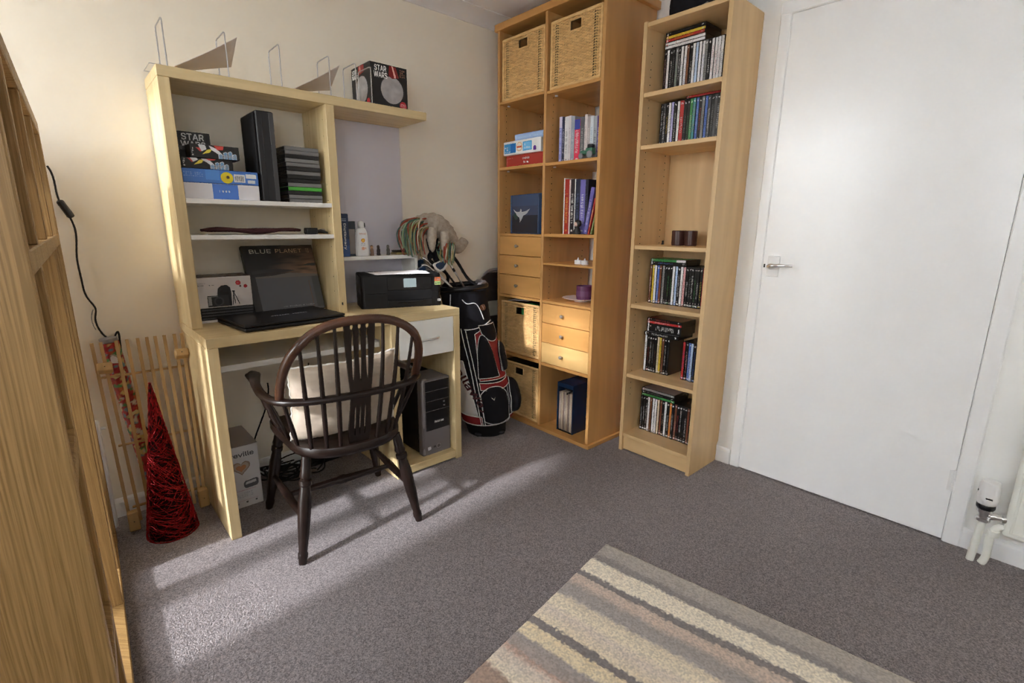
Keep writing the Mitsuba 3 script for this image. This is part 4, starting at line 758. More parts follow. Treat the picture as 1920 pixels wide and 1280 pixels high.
# ------------------------------------------------------------------ under the desk
pc = thing('computer_tower', 'black and silver desktop computer in the desk pedestal', 'computer')
tx0, tx1, ty0, ty1, tz0, tz1 = .854, 1.0165, -.438, -.09, .0488, .428
obj('case', cb(tx0 + .002, tx1 - .002, ty0 + .045, ty1, tz0 + .004, tz1 - .006), 'black', pc)
bez = Polygon([(0, 0), (tx1 - tx0, 0), (tx1 - tx0, .044), (0, .044)]).buffer(-.010).buffer(.010, 5); bm = prism(bez, tz1 - tz0); bm.apply_translation([tx0, ty0, tz0]); obj('bezel', bm, 'tower_grey', pc, smooth=35)
obj('bezel_edge', tube(spline([(tx0 + .006, ty0 + .004, tz0 + .006), (tx0 + .006, ty0 + .003, tz0 + .2), (tx0 + .006, ty0 + .003, tz1 - .02), (tx0 + .010, ty0 + .006, tz1 - .003), (tx0 + .03, ty0 + .012, tz1 + .001)], 40), .0075, 10), 'edge_silver', pc, smooth=50, label='silver rounded edge')
obj('top_cover', cb(tx0 + .006, tx1 - .006, ty0 + .01, ty0 + .16, tz1 - .005, tz1 + .002, .002), 'tower_grey', pc)
for z0, z1 in ((.325, .372), (.275, .322), (.225, .272)): obj('drive_cover', cb(tx0 + .020, tx1 - .008, ty0 - .004, ty0 + .002, tz0 + z0, tz0 + z1, .003), 'black_gloss', pc)
obj('lower_cover', cb(tx0 + .020, tx1 - .008, ty0 - .004, ty0 + .002, tz0 + .125, tz0 + .222, .002), 'black_gloss', pc)
obj('button', CAT([cb(tx0 + .118, tx0 + .128, ty0 - .0052, ty0 - .003, tz0 + h_, tz0 + h_ + .008, .001) for h_ in (.235, .255)]), 'mid_grey', pc)
pr = Print((tx0, ty0 - .004, tz0), EX, EZ).text('Packard bell', .066, .160, .052, .011, (.75, .75, .75), True).done('lettering', pc)
pr = Print((tx0, ty0, tz0), EX, EZ).rect(.026, .024, .018, .016, (.55, .55, .60)).disc(.088, .034, .012, (.28, .26, .26)).disc(.088, .034, .009, (.10, .09, .09)).rect(.058, .030, .014, .010, (.06, .055, .055)).done('badges', pc)
br = thing('kitchen_box', 'white cardboard kitchen appliance box with a heart shaped waffle under the desk', 'box')
kx0, kx1, ky0, ky1 = .0375, .172, -.262, -.03
obj('carton', cb(kx0, kx1, ky0, ky1, .0006, .268, .001), 'print', br, color=(.60, .59, .60)); obj('top_flap', cb(kx0 - .0002, kx1 + .0002, ky0 - .0004, ky1, .2684, .271, .0004), 'print', br, color=(.30, .26, .25))
pr = Print((kx0, ky0, .0006), EX, EZ).text('Breville', .012, .222, .106, .021, (.07, .07, .08), True)
hp = [(.5 + 16 * math.sin(a) ** 3 / 34, .5 + (13 * math.cos(a) - 5 * math.cos(2 * a) - 2 * math.cos(3 * a) - math.cos(4 * a)) / 34) for a in np.linspace(0, 2 * math.pi, 50)[:-1]]
pr.poly([(.030 + .072 * a, .140 + .072 * b) for a, b in hp], (.30, .22, .17)).poly([(.037 + .058 * a, .147 + .058 * b) for a, b in hp], (.42, .34, .27)).poly([(.045 + .04 * a, .156 + .036 * b) for a, b in hp], (.45, .20, .07))
pr.poly([(.068, .092), (.074, .082), (.118, .084), (.124, .094), (.124, .112), (.118, .118), (.074, .114), (.068, .106)], (.10, .10, .11)).poly([(.074, .098), (.116, .101), (.114, .112), (.078, .109)], (.5, .5, .5)).rect(.02, .075, .09, .002, (.5, .3, .33)).blur(.02, .045, .08, .022, (.42, .42, .44), (.6, .6, .6), 3, 5).rect(.02, .030, .095, .0015, (.5, .36, .36))
for x in (.035, .070, .105): pr.rect(x, .018, .007, .007, (.1, .1, .1))
pr.done('print', br)
cbm = []
for i in range(9):
    r2 = random.Random(40 + i); c0 = A([.30 + r2.uniform(-.05, .09), -.17 + r2.uniform(-.04, .05), .03]); R_ = r2.uniform(.06, .12); ph = r2.uniform(0, 6)
    cbm.append(tube([c0 + A([R_ * math.cos(a + ph), .7 * R_ * math.sin(a * 1.0 + ph), .02 * math.sin(a * 1.7 + i) + .018 + .008 * (i % 5)]) for a in np.linspace(0, 7.5, 50)], .0034, 6))
cbm.append(tube(spline([(.20, -.10, .02), (.19, -.06, .12), (.26, -.03, .28), (.30, -.025, .44)], 30), .0034, 6)); cbm.append(tube(spline([(.40, -.14, .02), (.44, -.09, .06), (.47, -.06, .2), (.49, -.025, .5)], 30), .003, 6))
solo('cable_tangle', 'tangle of black cables on the carpet under the desk', 'cables', CAT(cbm), 'black_matte', smooth=50, stuff=True)
ex = thing('extension_socket', 'black socket strip among the cables under the desk', 'socket'); obj('body', place(cb(-.13, .13, -.025, .025, 0.0, .034, .006), .53, -.065, .0006, 4), 'black', ex); obj('plug', place(cb(-.09, -.045, -.018, .02, .0345, .062, .006), .53, -.065, .0006, 4), 'black_matte', ex); obj('plug', place(cb(.02, .065, -.018, .02, .0345, .062, .006), .53, -.065, .0006, 4), 'white_plastic', ex)

# ------------------------------------------------------------------ windsor chair and cushion
ch = thing('windsor_chair', 'dark wooden spindle back armchair drawn up to the desk', 'chair')
CC, CA = A([.388, -.579]), math.radians(-5)
cr_, cf_ = A([math.cos(CA), math.sin(CA)]), A([-math.sin(CA), math.cos(CA)])
def W(u, v, z): q = CC + cr_ * u + cf_ * v; return A([q[0], q[1], z])
def Wm(m): m = m.copy(); m.apply_transform(trimesh.transformations.rotation_matrix(CA, [0, 0, 1])); m.apply_translation([CC[0], CC[1], 0]); return m
sp_ = [(-.205, .19), (-.215, .10), (-.205, -.02), (-.198, -.10), (-.165, -.185), (-.10, -.232), (0, -.248)]
sp_ = sp_ + [(-a, b) for a, b in sp_[-2::-1]]
ol = spline(sp_, 60); front = [(.205 - .41 * t, .19 + .018 * math.sin(math.pi * t)) for t in np.linspace(0, 1, 14)[1:-1]]
seat = Polygon(list(map(tuple, ol)) + front); SZ = .402
R = []
for off, z in ((-.020, SZ - .044), (-.006, SZ - .038), (0, SZ - .026), (0, SZ - .012), (-.004, SZ - .003), (-.014, SZ)):
    q = seat.buffer(off); c_ = A(q.exterior.coords)[:-1]
    L_ = q.exterior.length; st = q.exterior.project(Point(0, .3)); R.append(A([[*q.exterior.interpolate((st + L_ * i / 90) % L_).coords[0], z] for i in range(90)]))
ss = R[-1].copy(); ss[:, :2] *= .55; ss[:, 2] = SZ - .010; R.append(ss)
sm = loft(R)
if sm.volume < 0: sm.faces = sm.faces[:, ::-1]
obj('seat', Wm(sm), 'chair', ch, smooth=40)
LEG = [(0, .0125), (.05, .0145), (.06, .0165), (.10, .0165), (.11, .0140), (.35, .0205), (.58, .0225), (.72, .0165), (.735, .0215), (.775, .0215), (.79, .016), (.82, .0205), (.86, .0175), (1.0, .0155)]
for su_ in (-1, 1):
    obj('leg', rod(W(su_ * .222, -.222, .0006), W(su_ * .165, -.165, SZ - .036), LEG, 18), 'chair', ch, smooth=40)
for su_ in (-1, 1):
    obj('leg', rod(W(su_ * .236, .225, .0006), W(su_ * .178, .155, SZ - .036), LEG, 18), 'chair', ch, smooth=40)
def on(a, b, t): return a + (b - a) * t
lp_ = {}
for su_ in (-1, 1):
    r0 = on(W(su_ * .222, -.222, 0), W(su_ * .165, -.165, SZ - .036), .42); f0 = on(W(su_ * .236, .225, 0), W(su_ * .178, .155, SZ - .036), .42); lp_[su_] = (r0, f0)
    obj('stretcher', rod(r0, f0, [(0, .009), (.2, .012), (.5, .0155), (.8, .012), (1, .009)], 12), 'chair', ch, smooth=40)
obj('stretcher', rod(on(*lp_[-1], .5), on(*lp_[1], .5), [(0, .009), (.2, .012), (.45, .015), (.47, .018), (.53, .018), (.55, .015), (.8, .012), (1, .009)], 12), 'chair', ch, smooth=40)
AZ = .590
al = [(-.250, .175), (-.262, .06), (-.270, -.05), (-.266, -.13), (-.244, -.20), (-.18, -.25), (-.09, -.272), (0, -.278)]; al = al + [(-a, b) for a, b in al[-2::-1]]
an = spline(al, 90); tt = np.linspace(0, 1, 90); endw = np.exp(-(tt / .06) ** 2) + np.exp(-((1 - tt) / .06) ** 2)
rr = .0155 + .012 * endw; rr[0] = rr[-1] = .017
obj('arm_bow', tube([W(a, b, AZ + .004 * e) for (a, b), e in zip(an, endw)], rr, 12, flat=.0125 / rr, up=(0, 0, 1)), 'chair', ch, smooth=40)
for su_ in (-1, 1): obj('arm_support', rod(W(su_ * .190, .075, SZ - .012), W(su_ * .255, .115, AZ - .004), [(0, .011), (.3, .017), (.42, .012), (.46, .016), (.75, .013), (1, .010)], 12), 'chair', ch, smooth=40)
def bowpt(t):
    a = math.pi * t; cu, sz = math.cos(a), math.sin(a)
    u = -.252 * math.copysign(abs(cu) ** .80, cu) * (1 - .06 * (1 - sz)); z = AZ - .004 + .262 * sz ** .78; v = -.195 - .095 * min(1, (z - AZ + .004) / .2) ** 1.0 - (z - AZ) * .05
    return W(u, v, z)
obj('back_bow', tube([bowpt(t) for t in np.linspace(0, 1, 70)], .0150, 12), 'chair_warm', ch, smooth=40, label='bent top rail worn to a warm red brown')
def bowat(u):
    lo, hi = 0.0, 1.0; tgt = W(u, 0, 0) @ np.r_[cr_, 0]
    for _ in range(40):
        m = (lo + hi) / 2
        if bowpt(m) @ np.r_[cr_, 0] < tgt: lo = m
        else: hi = m
    return bowpt((lo + hi) / 2)
def armv(u): return float(np.interp(u, an[20:70, 0], an[20:70, 1]))
def seatv(u): return float(np.interp(u, ol[8:-8, 0], ol[8:-8, 1])) + .018
SPD = [(-.150, -.172, -.188), (-.106, -.122, -.134), (-.064, -.074, -.080), (.064, .074, .080), (.106, .122, .134), (.150, .172, .188)]
for us, um, ut in SPD:
    pa, pm, pb = W(us, seatv(us), SZ - .016), W(um, armv(um), AZ), bowat(ut)
    P = spline([pa, pm, pb], 24); obj('spindle', tube(P, np.interp(np.linspace(0, 1, 24), [0, .25, .5, .8, 1], [.0062, .0082, .0078, .006, .0052]), 10), 'chair', ch, smooth=40)
for us, um in ((-.178, -.232), (-.188, -.262), (.178, .232), (.188, .262)):
    vv = -.125 if abs(us) < .18 else -.045; vm = -.222 if abs(us) < .18 else -.10
    obj('spindle', rod(W(us, vv, SZ - .016), W(um, vm, AZ), [(0, .006), (.4, .0085), (1, .006)], 10), 'chair', ch, smooth=40)
def splat(poly, z0, z1, name):
    m = trimesh.creation.extrude_polygon(poly, .008, engine='earcut'); m = m.subdivide_to_size(.02, max_iter=12)
    v = m.vertices.copy(); t = v[:, 1]; zz_ = z0 + (z1 - z0) * t
    u = v[:, 0]; vr = np.interp(zz_, [SZ, AZ, .845], [seatv(0) - .0, armv(0), (bowat(0)[:2] - CC) @ cf_]) + .004 - (v[:, 2] if True else 0)
    m.vertices = A([W(a, b, c_) for a, b, c_ in zip(u, vr, zz_)]); return m
sh = Polygon([(-.034, 0), (.034, 0), (.040, .12), (.036, .30), (.034, .42), (.042, .6), (.050, .85), (.052, 1), (-.052, 1), (-.050, .85), (-.042, .6), (-.034, .42), (-.036, .30), (-.040, .12)])
for x in (-.024, 0, .024):
    sh = sh.difference(affinity.scale(Point(0, 0).buffer(1), .0052, .19).buffer(0) if False else affinity.translate(affinity.scale(Point(0, 0).buffer(1), .0048, .20), x * 1.0, .74)).difference(affinity.translate(affinity.scale(Point(0, 0).buffer(1), .0032, .13), x * .72, .22))
    sh = sh.difference(affinity.translate(affinity.scale(Point(0, 0).buffer(1), .0060, .020), x * 1.08, .945))
obj('splat', splat(sh, SZ - .012, .852, 'splat'), 'chair', ch, smooth=35)
cu = thing('cushion', 'cream fabric cushion with a scalloped edge on the dark chair', 'cushion')
n = 46; U, V = np.meshgrid(np.linspace(-1, 1, n), np.linspace(-1, 1, n), indexing='ij')
su_ = np.sign(U) * np.abs(U) ** .9; f_ = np.clip(1 - np.abs(U) ** 3.2, 0, 1) ** .5 * np.clip(1 - np.abs(V) ** 3.2, 0, 1) ** .5
pinch = 1 - .035 * (1 - np.cos(V * math.pi / 2)) * 0 - .05 * (1 - np.abs(U)) * np.abs(V) ** 3
pinv = 1 - .05 * (1 - np.abs(V)) * np.abs(U) ** 3
nz = meshkit.fbm(np.stack([U * 2.2, V * 2.2, 0 * U + 4], -1)) - .5
H = .050 * f_ * (1 + .35 * nz) + .0012
def cpt(u, v, d):   # u across, v up the leaning plane, d forward
    c0 = A([.0, -.135]); lean = .16; uu = .192 * u; vv = .142 * v
    up_v, up_z = -math.sin(lean), math.cos(lean); 
    return uu, c0[1] + vv * up_v + d * math.cos(lean) + .05 * (u * u) * .6, .542 + vv * up_z + d * math.sin(lean) + .008 * u * np.where(np.asarray(v) > 0, 1, .3)
def layer(sg):
    a, b, c_ = cpt(U * pinv, V * pinch, sg * H); return np.stack([a, b, c_], -1).reshape(-1, 3)
idx = np.arange(n * n).reshape(n, n); q = np.stack([idx[:-1, :-1], idx[1:, :-1], idx[1:, 1:], idx[:-1, 1:]], -1).reshape(-1, 4); o = n * n
bd = np.r_[idx[:, 0], idx[-1, 1:], idx[-2::-1, -1], idx[0, -2:0:-1]]
F4 = np.vstack([q, q[:, ::-1] + o, [[bd[i], bd[i - 1], o + bd[i - 1], o + bd[i]] for i in range(len(bd))]])
cm = trimesh.Trimesh(np.vstack([layer(1), layer(-1)]), np.vstack([F4[:, [0, 1, 2]], F4[:, [0, 2, 3]]]), process=False)
obj('cover', Wm(cm), 'cushion', cu, smooth=50)
tr_ = []
edge_ = [(t, -1) for t in np.linspace(-1, 1, 40)] + [(1, t) for t in np.linspace(-1, 1, 30)][1:] + [(t, 1) for t in np.linspace(1, -1, 40)][1:] + [(-1, t) for t in np.linspace(1, -1, 30)][1:-1]
for i, (a, b) in enumerate(edge_):
    pv = 1 - .05 * (1 - abs(b)) * abs(a) ** 3; pu = 1 - .05 * (1 - abs(a)) * abs(b) ** 3; wv = 1.0 + .012 * math.sin(i * 1.9); x_ = cpt(a * pv * wv, b * pu * wv, 0); tr_.append(x_)
obj('edging', Wm(tube(tr_, .0036, 6, closed=True)), 'cushion_trim', cu, smooth=50, label='white scalloped edging')

# ------------------------------------------------------------------ golf bag
gb = thing('golf_bag', 'black, white and red golf bag leaning beside the desk', 'golf bag')
ir, idr = A([.772, -.636, 0]), A([-.636, -.772, 0])
C0, C1 = A([1.372, -.290, 0]), A([1.262, -.222, .83])
ZP = [0, .06, .075, .10, .20, .30, .36, .42, .50, .56, .62, .66, .70, .76, .82, .835]
RR = [.108, .118, .130, .156, .170, .160, .150, .146, .142, .138, .128, .122, .122, .124, .126, .124]
RL = [.108, .118, .126, .130, .130, .128, .126, .126, .124, .122, .120, .118, .120, .124, .126, .124]
RF = [.108, .118, .128, .134, .136, .134, .134, .134, .130, .126, .120, .116, .118, .122, .126, .124]
def GS(th, z, off=0.0):
    c = C0 + (C1 - C0) * (z / .83); a, b = math.cos(th), math.sin(th)
    rx = np.interp(z, ZP, RR) if a > 0 else np.interp(z, ZP, RL); ry = np.interp(z, ZP, RF)
    return c + ir * a * (rx + off) + idr * b * (ry + off)
def band(z0, z1, n=12, sides=48, off=0, capped=True):
    return loft([A([GS(t, z, off) for t in np.arange(sides) * 2 * math.pi / sides]) for z in np.linspace(z0, z1, n)], capped)
obj('body', band(.075, .815, 26), 'black_cloth', gb, smooth=40); obj('base', band(.0006, .074, 6), 'black', gb, smooth=40, label='black moulded base')
def patch(t0, t1, z0, z1, off, bulge=0.0, n=16, k=16, shape=None):
    """a panel sewn on the bag: corner rounding by shape(u, v) -> keep, bulging outwards in the middle"""
    top, bot = [], []
    for i in range(n + 1):
        for j in range(k + 1):
            u, v = i / n, j / k
            uu, vv = (shape(u, v) if shape else (u, v))
            f = (1 - abs(2 * u - 1) ** 4) ** .5 * (1 - abs(2 * v - 1) ** 4) ** .5
            t, z = math.radians(t0 + (t1 - t0) * uu), z0 + (z1 - z0) * vv
            top.append(GS(t, z, off + bulge * f)); bot.append(GS(t, z, -.004))
    idx = np.arange((n + 1) * (k + 1)).reshape(n + 1, k + 1); q = np.stack([idx[:-1, :-1], idx[1:, :-1], idx[1:, 1:], idx[:-1, 1:]], -1).reshape(-1, 4); o = idx.size
    bd = np.r_[idx[:, 0], idx[-1, 1:], idx[-2::-1, -1], idx[0, -2:0:-1]]
    F4 = np.vstack([q, q[:, ::-1] + o, [[bd[i], bd[i - 1], o + bd[i - 1], o + bd[i]] for i in range(len(bd))]])
    return trimesh.Trimesh(np.vstack([top, bot]), np.vstack([F4[:, [0, 1, 2]], F4[:, [0, 2, 3]]]), process=False), A(top)[bd]
def rnd(top=.3, bot=.1, taper=0.0, slant=0.0):
    def f(u, v):
        x = 2 * u - 1; w = 1 - taper * v
        lim = 1.0
        vv = v * (1 - top * abs(x) ** 2.4) + (1 - v) * bot * abs(x) ** 2.4 + slant * x * .5
        return .5 + .5 * x * w, vv
    return f
def seam(pts, r_=.0026, off=.004): return tube([GS(math.radians(t), z, off) for t, z in spline([(t, z) for t, z in pts], 40)], r_, 6)
def panel(name, m, args, piping=True, label=None, **k):
    mesh, rim = patch(*args, **k); key = obj(name, mesh, m, gb, smooth=40, label=label)
    if piping: obj('piping', tube(np.vstack([rim]), .0024, 6, closed=True), 'piping', key, smooth=60)
    return key
wp = panel('side_panel', 'white_cloth', (101, 200, .135, .445, .003, .002), shape=lambda u, v: (u + .16 * v * (1 - u), v), label='white side panel with dark red lettering')
panel('lower_side_panel', 'red_cloth', (93, 200, .080, .130, .003), label='dark red panel')
panel('shoulder', 'red_cloth', (-25, 84, .335, .618, .002), label='dark red shoulder with white piping', shape=rnd(.10, 0, .12))
panel('collar_pocket', 'black_cloth', (5, 62, .545, .635, .006, .004), shape=rnd(.0, .55, -.1))
panel('upper_pocket', 'black_cloth', (38, 86, .350, .585, .006, .012), shape=rnd(.45, 0, .25))
ap = panel('accessory_pocket', 'black_cloth', (-20, 26, .365, .530, .010, .022), shape=rnd(.3, .05, .2))
panel('belt', 'red_cloth', (-25, 86, .305, .345, .006), label='dark red band', shape=lambda u, v: (u, v - .5 * math.sin(u * math.pi) + .9 * (1 - u) - .5))
panel('lower_panel', 'black_cloth', (30, 88, .082, .300, .005, .008), shape=rnd(.2, .1))
lpk = panel('lower_pocket', 'black_cloth', (-30, 24, .115, .318, .012, .045), shape=rnd(.35, .1, .15))
panel('skirt_panel', 'red_cloth', (-40, 30, .080, .118, .008), label='dark red panel')
for pts in ([(88, .078), (90, .30), (94, .50), (97, .61)], [(97, .08), (99, .30), (104, .50), (108, .62)], [(58, .082), (60, .17), (62, .26)]): obj('seam_piping', seam(pts), 'piping', gb, smooth=60)
obj('hem_piping', tube([GS(t, .078, .003) for t in np.arange(60) * 2 * math.pi / 60], .0026, 6, closed=True), 'piping', gb, smooth=60)
obj('throat_piping', seam([(100, .615), (70, .622), (40, .640), (18, .652)]), 'piping', gb, smooth=60); obj('collar_piping', seam([(92, .775), (70, .755), (52, .715), (46, .665)]), 'piping', gb, smooth=60)
def wrap(mesh2, t0, z0, sc, off, rot=0.0):   # flat lettering wrapped on the bag: local x -> along decreasing theta, y -> up
    v = mesh2.vertices; c, s_ = math.cos(rot), math.sin(rot); out = []
    for x, y, w_ in v: a, b = x * c - y * s_, x * s_ + y * c; out.append(GS(math.radians(t0) - a / .13, z0 + b, off + w_))
    return trimesh.Trimesh(A(out), mesh2.faces, process=False)
tm = fit_text('Callaway', .33, .062, True, .001); tm = tm.subdivide_to_size(.02, max_iter=8); obj('lettering', wrap(tm, 160, .425, 1, .0065, math.radians(-60)), 'maroon', wp)
def vee(s_): return Polygon([(-.5 * s_, s_), (-.28 * s_, s_), (.02 * s_, .28 * s_), (.18 * s_, .62 * s_), (.5 * s_, 1.1 * s_), (.24 * s_, .55 * s_), (.06 * s_, 0)])
obj('emblem', wrap(prism(vee(.045), .001), 3, .428, 1, .0335, -.1), 'print', ap, color=(.55, .33, .28)); obj('emblem', wrap(prism(vee(.018), .001), 66, .225, 1, .0145), 'print', gb, color=(.5, .5, .5)); obj('emblem', wrap(prism(Polygon([(.022 * math.cos(a), .017 * math.sin(a)) for a in np.linspace(0, 6.28, 24)[:-1]]), .001), 42, .728, 1, .004), 'print', gb, color=(.12, .05, .03)); obj('emblem', wrap(prism(vee(.022), .001), 42, .718, 1, .0055), 'print', gb, color=(.45, .32, .26))
obj('zip', seam([(24, .37), (27, .45), (25, .51)], .003, .016), 'mid_grey', gb, smooth=60); obj('zip', seam([(27, .13), (31, .22), (28, .29)], .003, .016), 'mid_grey', gb, smooth=60)
obj('rim', tube([GS(t, .828 + .010 * math.cos(t), .004) for t in np.arange(48) * 2 * math.pi / 48], .014, 10, closed=True), 'black', gb, smooth=50); obj('rim_lip', tube([GS(t, .838 + .010 * math.cos(t), -.002) for t in np.linspace(-.9, .7, 20)], .012, 8), 'tower_grey', gb, smooth=50)
obj('liner', loft([A([GS(t, .80, -.01) for t in np.arange(32) * 2 * math.pi / 32]), A([GS(t, .803, -.012) for t in np.arange(32) * 2 * math.pi / 32])]), 'black_matte', gb)
hp_ = [GS(math.radians(4), .825, -.012), A([1.262, -.232, .905]), A([1.212, -.215, .985]), A([1.160, -.175, 1.020]), A([1.118, -.130, .985]), GS(math.radians(215), .90, -.02), GS(math.radians(210), .825, -.012)]
obj('grab_handle', tube(spline(hp_, 44), .024, 12, flat=.32, up=tuple(ir * .75 + EZ * .45)), 'black_matte', gb, smooth=50)
obj('clip', CAT([tube([GS(math.radians(118), .80, .005), GS(math.radians(120), .74, .022), GS(math.radians(116), .70, .018), GS(math.radians(114), .64, .020)], .0032, 6)]), 'edge_silver', gb, smooth=50)
for a_ in (40, 115): obj('foot', trimesh.creation.uv_sphere(1, count=[10, 16]).apply_transform(np.diag([.022, .022, .012, 1])).apply_translation(GS(math.radians(a_), .012, -.005) + A([0, 0, .001])), 'dark_grey', gb, smooth=True)
# clubs
def iron(p0, p1, hd, label, sc=1.0):
    c = thing('golf_club', label, 'golf club'); p0, p1 = A(p0), A(p1); ax = (p1 - p0) / np.linalg.norm(p1 - p0)
    obj('shaft', tube([p0, p1 - ax * .06], .0046, 10), 'chrome', c, smooth=50); obj('ferrule', tube([p1 - ax * .065, p1 - ax * .045], .0064, 10), 'black', c, smooth=50)
    hd = A(hd, float); hd = hd - ax * (hd @ ax); hd /= np.linalg.norm(hd)
    tip = hd * .75 + ax * .50
    hz = spline([p1 - ax * .045, p1 - ax * .01, p1 + ax * .012 + hd * .008, p1 + ax * .02 + hd * .02], 14); obj('hosel', tube(hz, np.linspace(.0062, .0085, 14), 12), 'chrome', c, smooth=50)
    bl = Polygon([(0, -.004), (.012, -.012), (.055, -.016), (.074, -.004), (.078, .020), (.070, .046), (.058, .050), (.030, .034), (.006, .016)]).buffer(-.003).buffer(.003, 4)
    u_ = hd * .94 - ax * .34; v_ = ax * .94 + hd * .34
    obj('blade', frame(prism(bl, .007), p1 + ax * .004 - np.cross(u_, v_) * .0035, u_, v_), 'chrome', c, smooth=30)
    fc = affinity.scale(bl, .72, .66); obj('cavity', frame(prism(fc, .0086), p1 + ax * .004 - np.cross(u_, v_) * .0043, u_, v_), 'navy_plastic', c)
    return c
iron(C0 + A([-.095, .055, .806]), (1.185, -.205, .965), (-.9, .38, .2), 'iron golf club with chrome and dark blue head, upright in front of the knitted cover')
iron(C0 + A([-.16, .06, .806]), (1.075, -.175, .945), (-.9, .42, .2), 'iron golf club lowest and nearest the printer')
iron(C0 + A([-.14, .10, .806]), (1.100, -.120, .975), (-.8, .6, .2), 'iron golf club mostly hidden behind the other irons')
# knitted head cover with fringes
hc = thing('head_cover', 'knitted beige golf club cover with red, green and cream fringes', 'club cover')
q_ = spline([(1.015, -.160, 1.128), (1.070, -.162, 1.150), (1.13, -.165, 1.148), (1.19, -.168, 1.110), (1.235, -.17, 1.062), (1.275, -.17, 1.035)], 30)
obj('body', tube(q_, np.interp(np.linspace(0, 1, 30), [0, .1, .4, .7, .9, 1], [.030, .048, .058, .050, .034, .028]) * (1 + .06 * np.sin(np.arange(30) * 2.1)), 18), 'beige_knit', hc, smooth=50)
obj('cuff', tube(spline([(1.252, -.172, 1.048), (1.272, -.172, 1.030), (1.295, -.173, 1.045), (1.315, -.173, 1.068)], 16), np.linspace(.034, .026, 16), 14), 'beige_knit', hc, smooth=50)
for nm, p_ in (('ear', [(1.085, -.212, 1.13), (1.078, -.218, 1.085), (1.082, -.215, 1.035), (1.088, -.208, 1.015)]), ('ear', [(1.155, -.218, 1.11), (1.150, -.225, 1.07), (1.148, -.222, 1.035), (1.150, -.215, 1.015)])): obj(nm, tube(spline(p_, 16), np.interp(np.linspace(0, 1, 16), [0, .4, .85, 1], [.026, .025, .015, .004]), 12), 'beige_knit', hc, smooth=50)
yr = random.Random(11); YC = ['yarn_red', 'yarn_green', 'yarn_cream', 'yarn_olive', 'yarn_teal']
def fringe(p, spread, length, n, dirx, name):
    groups = {y: [] for y in YC}
    for i in range(n):
        a = yr.uniform(-1, 1); b = yr.uniform(-1, 1); p0 = A(p) + A([spread[0] * a, spread[1] * b, spread[2] * yr.uniform(-1, 1)]); L_ = length * yr.uniform(.75, 1.1)
        e = p0 + A([dirx * yr.uniform(.35, 1.0) + .02 * a, .05 * b - .01, -1 * yr.uniform(.75, 1)]) * L_
        m_ = (p0 + e) / 2 + A([dirx * .35 * L_, .02 * b, .30 * L_ * abs(dirx) + .02]) ; groups[YC[i % 5]].append(tube(spline([p0, m_, e], 12), np.linspace(.0042, .003, 12), 5))
    for y in YC: obj(name, CAT(groups[y]), y, hc, smooth=50, stuff=True)
fringe((1.045, -.180, 1.152), (.035, .035, .03), .150, 95, -.55, 'fringe'); fringe((1.185, -.215, 1.045), (.035, .03, .02), .085, 50, -.22, 'fringe')
cs = thing('golf_club', 'golf club under the knitted cover', 'golf club'); obj('shaft', tube([C0 + A([-.10, .11, .806]), A([1.150, -.135, .98]), A([1.125, -.150, 1.10])], .0052, 10), 'black', cs, smooth=50); obj('neck_sock', tube(spline([(1.170, -.150, .93), (1.150, -.150, .98), (1.128, -.155, 1.03), (1.12, -.158, 1.08)], 14), np.linspace(.014, .032, 14), 12), 'black_cloth', cs, smooth=50)

# ------------------------------------------------------------------ folded chair behind the golf bag
fc = thing('folding_chair', 'black folding chair leaning on the back wall beside the maple cabinet', 'chair')
def F_(x, z): return A([x, -.035 - .035 * (1 - z / .9), z])
fr_ = [F_(1.500, .0105), F_(1.520, .45), F_(1.530, .72), F_(1.545, .83), F_(1.59, .875), F_(1.66, .885), F_(1.74, .885), F_(1.81, .875), F_(1.855, .83), F_(1.87, .72), F_(1.88, .45), F_(1.90, .0105)]
obj('frame', tube(spline(fr_, 80), .0105, 10), 'edge_silver', fc, smooth=50)
bk_ = prism(Polygon([(-.155, -.075), (.155, -.075), (.150, .055), (.12, .075), (-.12, .075), (-.150, .055)]).buffer(.01), .022); obj('backrest', frame(bk_, F_(1.70, .785) + A([0, -.001, 0]), EX, (0, .111, 1)), 'leather', fc, smooth=30)
st_ = prism(Polygon([(-.15, -.17), (.15, -.17), (.16, .12), (.13, .17), (-.13, .17), (-.16, .12)]).buffer(.012), .03); obj('seat', frame(st_, F_(1.70, .42) + A([0, .008, 0]), EX, (0, .111, 1)), 'leather', fc, smooth=30)
for x in (1.535, 1.865): obj('rear_leg', tube([F_(x, .0105) + A([0, -.016, 0]), F_(x, .60) + A([0, -.018, 0])], .009, 8), 'edge_silver', fc, smooth=50)

# ------------------------------------------------------------------ left corner: rack, cone, gift wrap, cable
rk = thing('slatted_rack', 'folded pine slatted stand leaning on the back wall beside the desk', 'rack')
def K(u, h, d=0.0): return A([-.272 + u, -.158 + .075 * h / .72 + d, .0 + h])
xs_t = [-.011, .014, .058, .090, .122, .150, .176, .205, .238, .262]; xs_b = [.004, .036, .068, .099, .130, .160, .188, .214, .236, .252]
for a, b in zip(xs_t, xs_b):
    a_ = K(b, .035, -.006); b_ = K(a, .725, -.006); dvec = (b_ - a_) / np.linalg.norm(b_ - a_); sx_ = np.cross(dvec, EY); sx_ /= np.linalg.norm(sx_)
    m = trimesh.creation.box((.0105, .0085, np.linalg.norm(b_ - a_))); M = np.eye(4); M[:3, 0], M[:3, 2] = sx_, dvec; M[:3, 1] = np.cross(dvec, sx_); M[:3, 3] = (a_ + b_) / 2; m.apply_transform(M); obj('slat', m, 'pine', rk)
for h_, e0, e1 in ((.590, -.010, .262), (.330, .010, .262), (.085, .018, .258)): obj('rail', CAT([cb(0, e1 - e0, 0, .008, 0, .008, .001).apply_translation(K(e0, h_, .0012))]), 'pine', rk)
